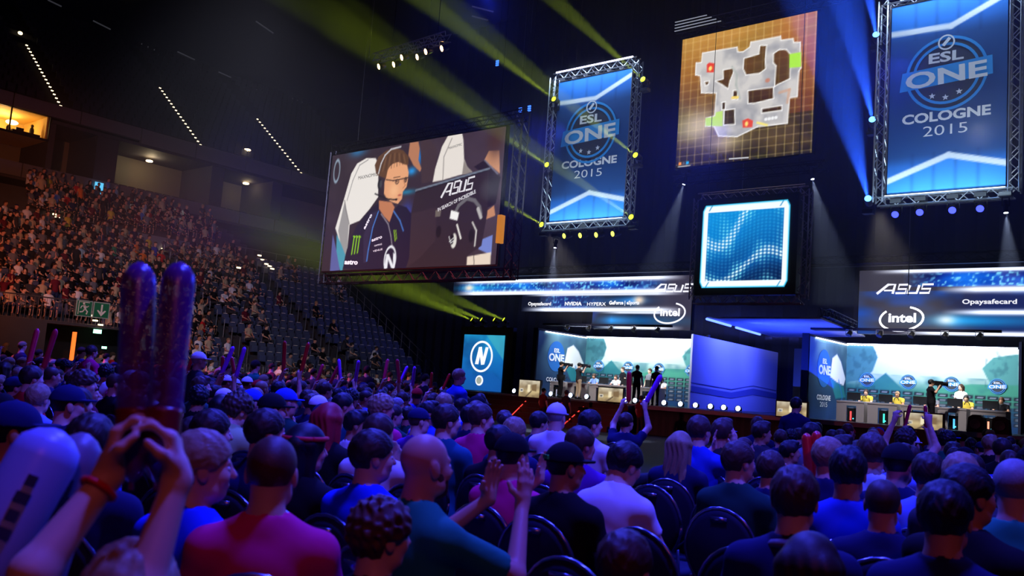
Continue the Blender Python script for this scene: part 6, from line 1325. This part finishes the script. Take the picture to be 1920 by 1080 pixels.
# chairs: one under every near person and at every near empty seat
n_ch = 0
for (x, y, rz) in NEARPOS:
    n_ch += 1; px, py = project((x, y, .9)); chair((x-.0*math.sin(rz), y, 0), rz, 'dark banquet chair under its sitter, %s nearest to the camera' % ordw(n_ch), 'banquet chairs under the nearest sitters')
seats_empty.sort(); n2 = 0; tak = {(c[3], c[4]) for c in CASTS}
chair_mass = []
rowcount = {}
vis = sorted([s_ for s_ in seats_empty if s_[0] < 13.5][:255], key=lambda s_: (s_[3], s_[1]))
for (d, x, y, r, c, px, py) in vis:
    rowcount[r] = rowcount.get(r, 0)+1; e = (r, c) not in tak
    chair((x, y, 0), R1.uniform(-.04, .04), '%s dark banquet chair, %s from left in %s floor row' % ('empty' if e else 'occupied', ordw(rowcount[r]), ordw(r+1)), None, full=d < 9)
tmp = MB(); V0 = [(q[0], q[1], q[2]) for q in back_outline() for q in ((q[0], -.24, q[1]), (q[0], -.20, q[1]))]; n0 = 28
F0 = [(2*k, 2*((k+1) % n0), 2*((k+1) % n0)+1, 2*k+1) for k in range(n0)]+[tuple(range(0, 2*n0, 2)), tuple(range(2*n0-1, 0, -2))]
for (d, x, y, r, c, px, py) in seats_empty:
    if d >= 13.5 or (d, x, y, r, c, px, py) not in vis:
        if R1.random() < .75: tmp.add([(x+a, y+b_, z) for a, b_, z in V0], F0)
        tmp.box(x-.2, x+.2, y-.2, y+.2, .40, .47); tmp.bar((x-.18, y-.2, 0), (x-.18, y-.2, .5), .012, 3); tmp.bar((x+.18, y-.2, 0), (x+.18, y-.2, .5), .012, 3); tmp.bar((x+.18, y+.2, 0), (x+.18, y+.2, .4), .012, 3)
tag(tmp.build('far_floor_chairs', M_CH), 'dark banquet chairs of the far floor rows, mostly hidden by the crowd', 'chairs', kind='stuff')

# ------------------------------------------------------------------ left tribune: seats and spectators
R2 = random.Random(5)
spect = []; free = []
for (k, q, y) in tribune_spots:
    x = row_x(k); z = row_z(k); px, py = project((x, y, z+.6))
    if px < -60: continue
    if px < 395: p = .90
    elif px < 480: p = .72 if k > 6 else .30
    elif px < 640: p = .055 if k > 4 else .16
    else: p = .012
    if k < 5 and y > 19.4 and 395 < px < 720: p = max(p, .2)
    if R2.random() < p: spect.append((x, y, z, k, q, px))
    else: free.append((x, y, z, k, q, px))
for k in range(6):
    for q, y in enumerate(np.arange(17.5, 34, .56)):
        x = -52.0-.9*k; z = 9.0+.42*k; px, py = project((x, y, z+.6))
        if px < 50: continue
        if R2.random() < (.85 if px < 330 else .45 if px < 400 else .08): spect.append((x, y, z, 20+k, q, px))
named = [s_ for s_ in sorted(free, key=lambda s_: math.hypot(s_[0], s_[1])) if s_[5] > 380][:300]; nset = set(named)
cnt = {}
for (x, y, z, k, q, px) in sorted(named, key=lambda s_: (s_[3], s_[1])):
    cnt[k] = cnt.get(k, 0)+1
    b = link('tribune_seat', SEAT_B, None, (x, y, z)); tag(b, 'empty blue seat, %s from left in %s tribune row' % (ordw(cnt[k]), ordw(k+1)), 'seat', 'empty blue tribune seats'); link('seat_pan', SEAT_P, b); link('number_plate', SEAT_N, b)
BV = np.array([v.co[:] for v in SEAT_B.vertices]); BF = np.array([list(p_.vertices)+[p_.vertices[-1]]*(0) for p_ in SEAT_B.polygons if len(p_.vertices) == 4]); PV = np.array([v.co[:] for v in SEAT_P.vertices]); PF = np.array([list(p_.vertices) for p_ in SEAT_P.polygons if len(p_.vertices) == 4])
NV = np.array([v.co[:] for v in SEAT_N.vertices]); NF = np.array([list(p_.vertices) for p_ in SEAT_N.polygons])
one_v = np.concatenate([BV, PV, NV]); one_f = np.concatenate([BF, PF+len(BV), NF+len(BV)+len(PV)]); one_m = np.array([0]*(len(BF)+len(PF))+[1]*len(NF))
rest = [s_ for s_ in free if s_ not in nset]+[s_ for s_ in spect if s_[3] < 20]
Vs = np.concatenate([one_v+np.array([s_[0], s_[1], s_[2]]) for s_ in rest]); Fs = np.concatenate([one_f+len(one_v)*i for i in range(len(rest))])
tag(link('far_tribune_seats', np_mesh('far_tribune_seats', Vs, Fs, [M_SEAT, M_SEATE], midx=np.tile(one_m, len(rest)))), 'remaining blue seats of the left tribune, further up and under the spectators', 'seats', kind='stuff')
# the nearest loose spectators are figures of their own, the packed rest is one mass
TW = [('black', 24), ('navy', 8), ('dark grey', 20), ('white', 12), ('grey', 16), ('red', 3), ('beige', 12), ('light blue', 2), ('maroon', 8), ('orange', .8), ('green', .8), ('yellow', .8), ('blue', 1)]
loose = sorted([s_ for s_ in spect if s_[5] > 395 and s_[3] < 20], key=lambda s_: math.hypot(s_[0], s_[1]))[:34]; lset = set(loose)
for n, (x, y, z, k, q, px) in enumerate(sorted(loose, key=lambda s_: (s_[3], s_[1]))):
    sh, hc_, st = pick(TW), pick(HCW), pick(STW); nn_ = sum(1 for s_ in loose if s_[3] == k and s_[1] < y)+1
    person(R1.choice(['left', 'rest', 'lean']), (x+.12, y, z), -PI/2+R1.uniform(.1, .7), sh, hc_, st, n, pants='dark grey', label='spectator in %s, %s hair, %s from left in %s tribune row' % (sh, hc_, ordw(nn_), ordw(k+1)))
for n, (x, y, z, k, q, px) in enumerate(spect):
    if (x, y, z, k, q, px) in lset: continue
    stand_ = R1.random() < .05
    mass.append(('stand_rest' if stand_ else R1.choice(['rest', 'right', 'rest', 'armsup' if R1.random() < .15 else 'rest']), x+.12, y, z, -PI/2+R1.uniform(.1, .8), R1.uniform(.93, 1.08), pick(TW), pick(HCW), pick(STW), n))
# more people at the near foot of the tribune (left, low) and by the fence
for n in range(26):
    px = R1.uniform(380, 830); d = R1.uniform(0, 1); P = on_x(px, 700, -36.9-.5*d); mass.append((R1.choice(['rest', 'stand_rest']), P.x, P.y, 0., R1.uniform(-1.2, .3), 1., pick(TW), pick(HCW), pick(STW), n))
LOWV = {}
for t, jj in (('rest', J(hy=-.1)), ('right', J(hy=-.7)), ('armsup', _TPL['armsup'][1]), ('stand_rest', _TPL['stand_rest'][1])):
    keep = _TPL.get(t); o_ = figure('low_'+t, jj, res=.055, hres=.030, hands=False); _TPL.pop('low_'+t)
    def arr(me):
        v = np.empty(len(me.vertices)*3, dtype=np.float32); me.vertices.foreach_get('co', v); f = np.empty(len(me.loops), dtype=np.int32); me.loops.foreach_get('vertex_index', f); return v.reshape(-1, 3), f.reshape(-1, 4)
    pts = [(arr(o_['body']), 'skin'), (arr(o_['shirt']), 'shirt'), (arr(o_['trousers']), 'pants')]; LOWV[t] = (pts, Vector(jj['head']), jj['hy'])
HLOW = {st: arr(hair(st, .030)) for st in ('short', 'long', 'curly', 'cap')}
VV = []; FF = []; CC = []; nb = 0
for (t, x, y, z, rz, s, sh, hc_, st, n) in mass:
    pts, hc2, hy = LOWV[t]; c, sn = math.cos(rz), math.sin(rz); R = np.array([[c, -sn, 0], [sn, c, 0], [0, 0, 1]])*s
    for (v, f), kk in pts:
        VV.append(v@R.T+np.array([x, y, z])); FF.append(f+nb); nb += len(v)
        cc = [(214, 170, 145), (186, 138, 108), (205, 148, 128)][n % 3] if kk == 'skin' else (SH[sh] if kk == 'shirt' else [(52, 54, 62), (20, 20, 26), (40, 50, 90)][n % 3]); CC.append(np.tile(lin(cc), (len(v), 1)))
    hs = st if st in HLOW else 'short'; v, f = HLOW[hs]; c2, s2 = math.cos(hy), math.sin(hy); v = v@np.array([[c2, -s2, 0], [s2, c2, 0], [0, 0, 1]]).T+np.array(hc2)
    VV.append(v@R.T+np.array([x, y, z])); FF.append(f+nb); nb += len(v); CC.append(np.tile(lin(SH['navy'] if st == 'cap' and n % 2 else HR[hc_]), (len(v), 1)))
tag(link('distant_crowd', np_mesh('distant_crowd', np.concatenate(VV), np.concatenate(FF), attr_mat('crowd_colours', rough=.8), True, np.concatenate(CC))), 'packed spectators of the far floor rows and the left tribune', 'crowd', kind='stuff')
print('CROWD', len(CASTS), len(mass), nb, len(spect), n_ch, len(vis), len(named))
HAZE = .0050
# ------------------------------------------------------------------ beams in the haze
for i, (p, d, c, pw, ang) in enumerate(BEAMS):
    lamp('SPOT', 'beam_light', Vector(p)+Vector(d)*.09, Vector(p)+Vector(d)*5, 52000*pw, c, spot_size=math.radians(ang), spot_blend=.5, shadow_soft_size=.04)
hz = bpy.data.materials.new('stage_haze'); hz.use_nodes = True; nt = hz.node_tree; nt.nodes.clear()
out = nt.nodes.new('ShaderNodeOutputMaterial'); vs = nt.nodes.new('ShaderNodeVolumeScatter'); vs.inputs['Color'].default_value = (1, 1, 1, 1); vs.inputs['Density'].default_value = HAZE; vs.inputs['Anisotropy'].default_value = .15
nt.links.new(vs.outputs[0], out.inputs['Volume'])
o = MB().box(-40, 10, 13, 46.4, 4.9, 29).build('stage_haze', hz); tag(o, 'thin haze in the upper hall that shows the light beams', 'haze', kind='stuff')
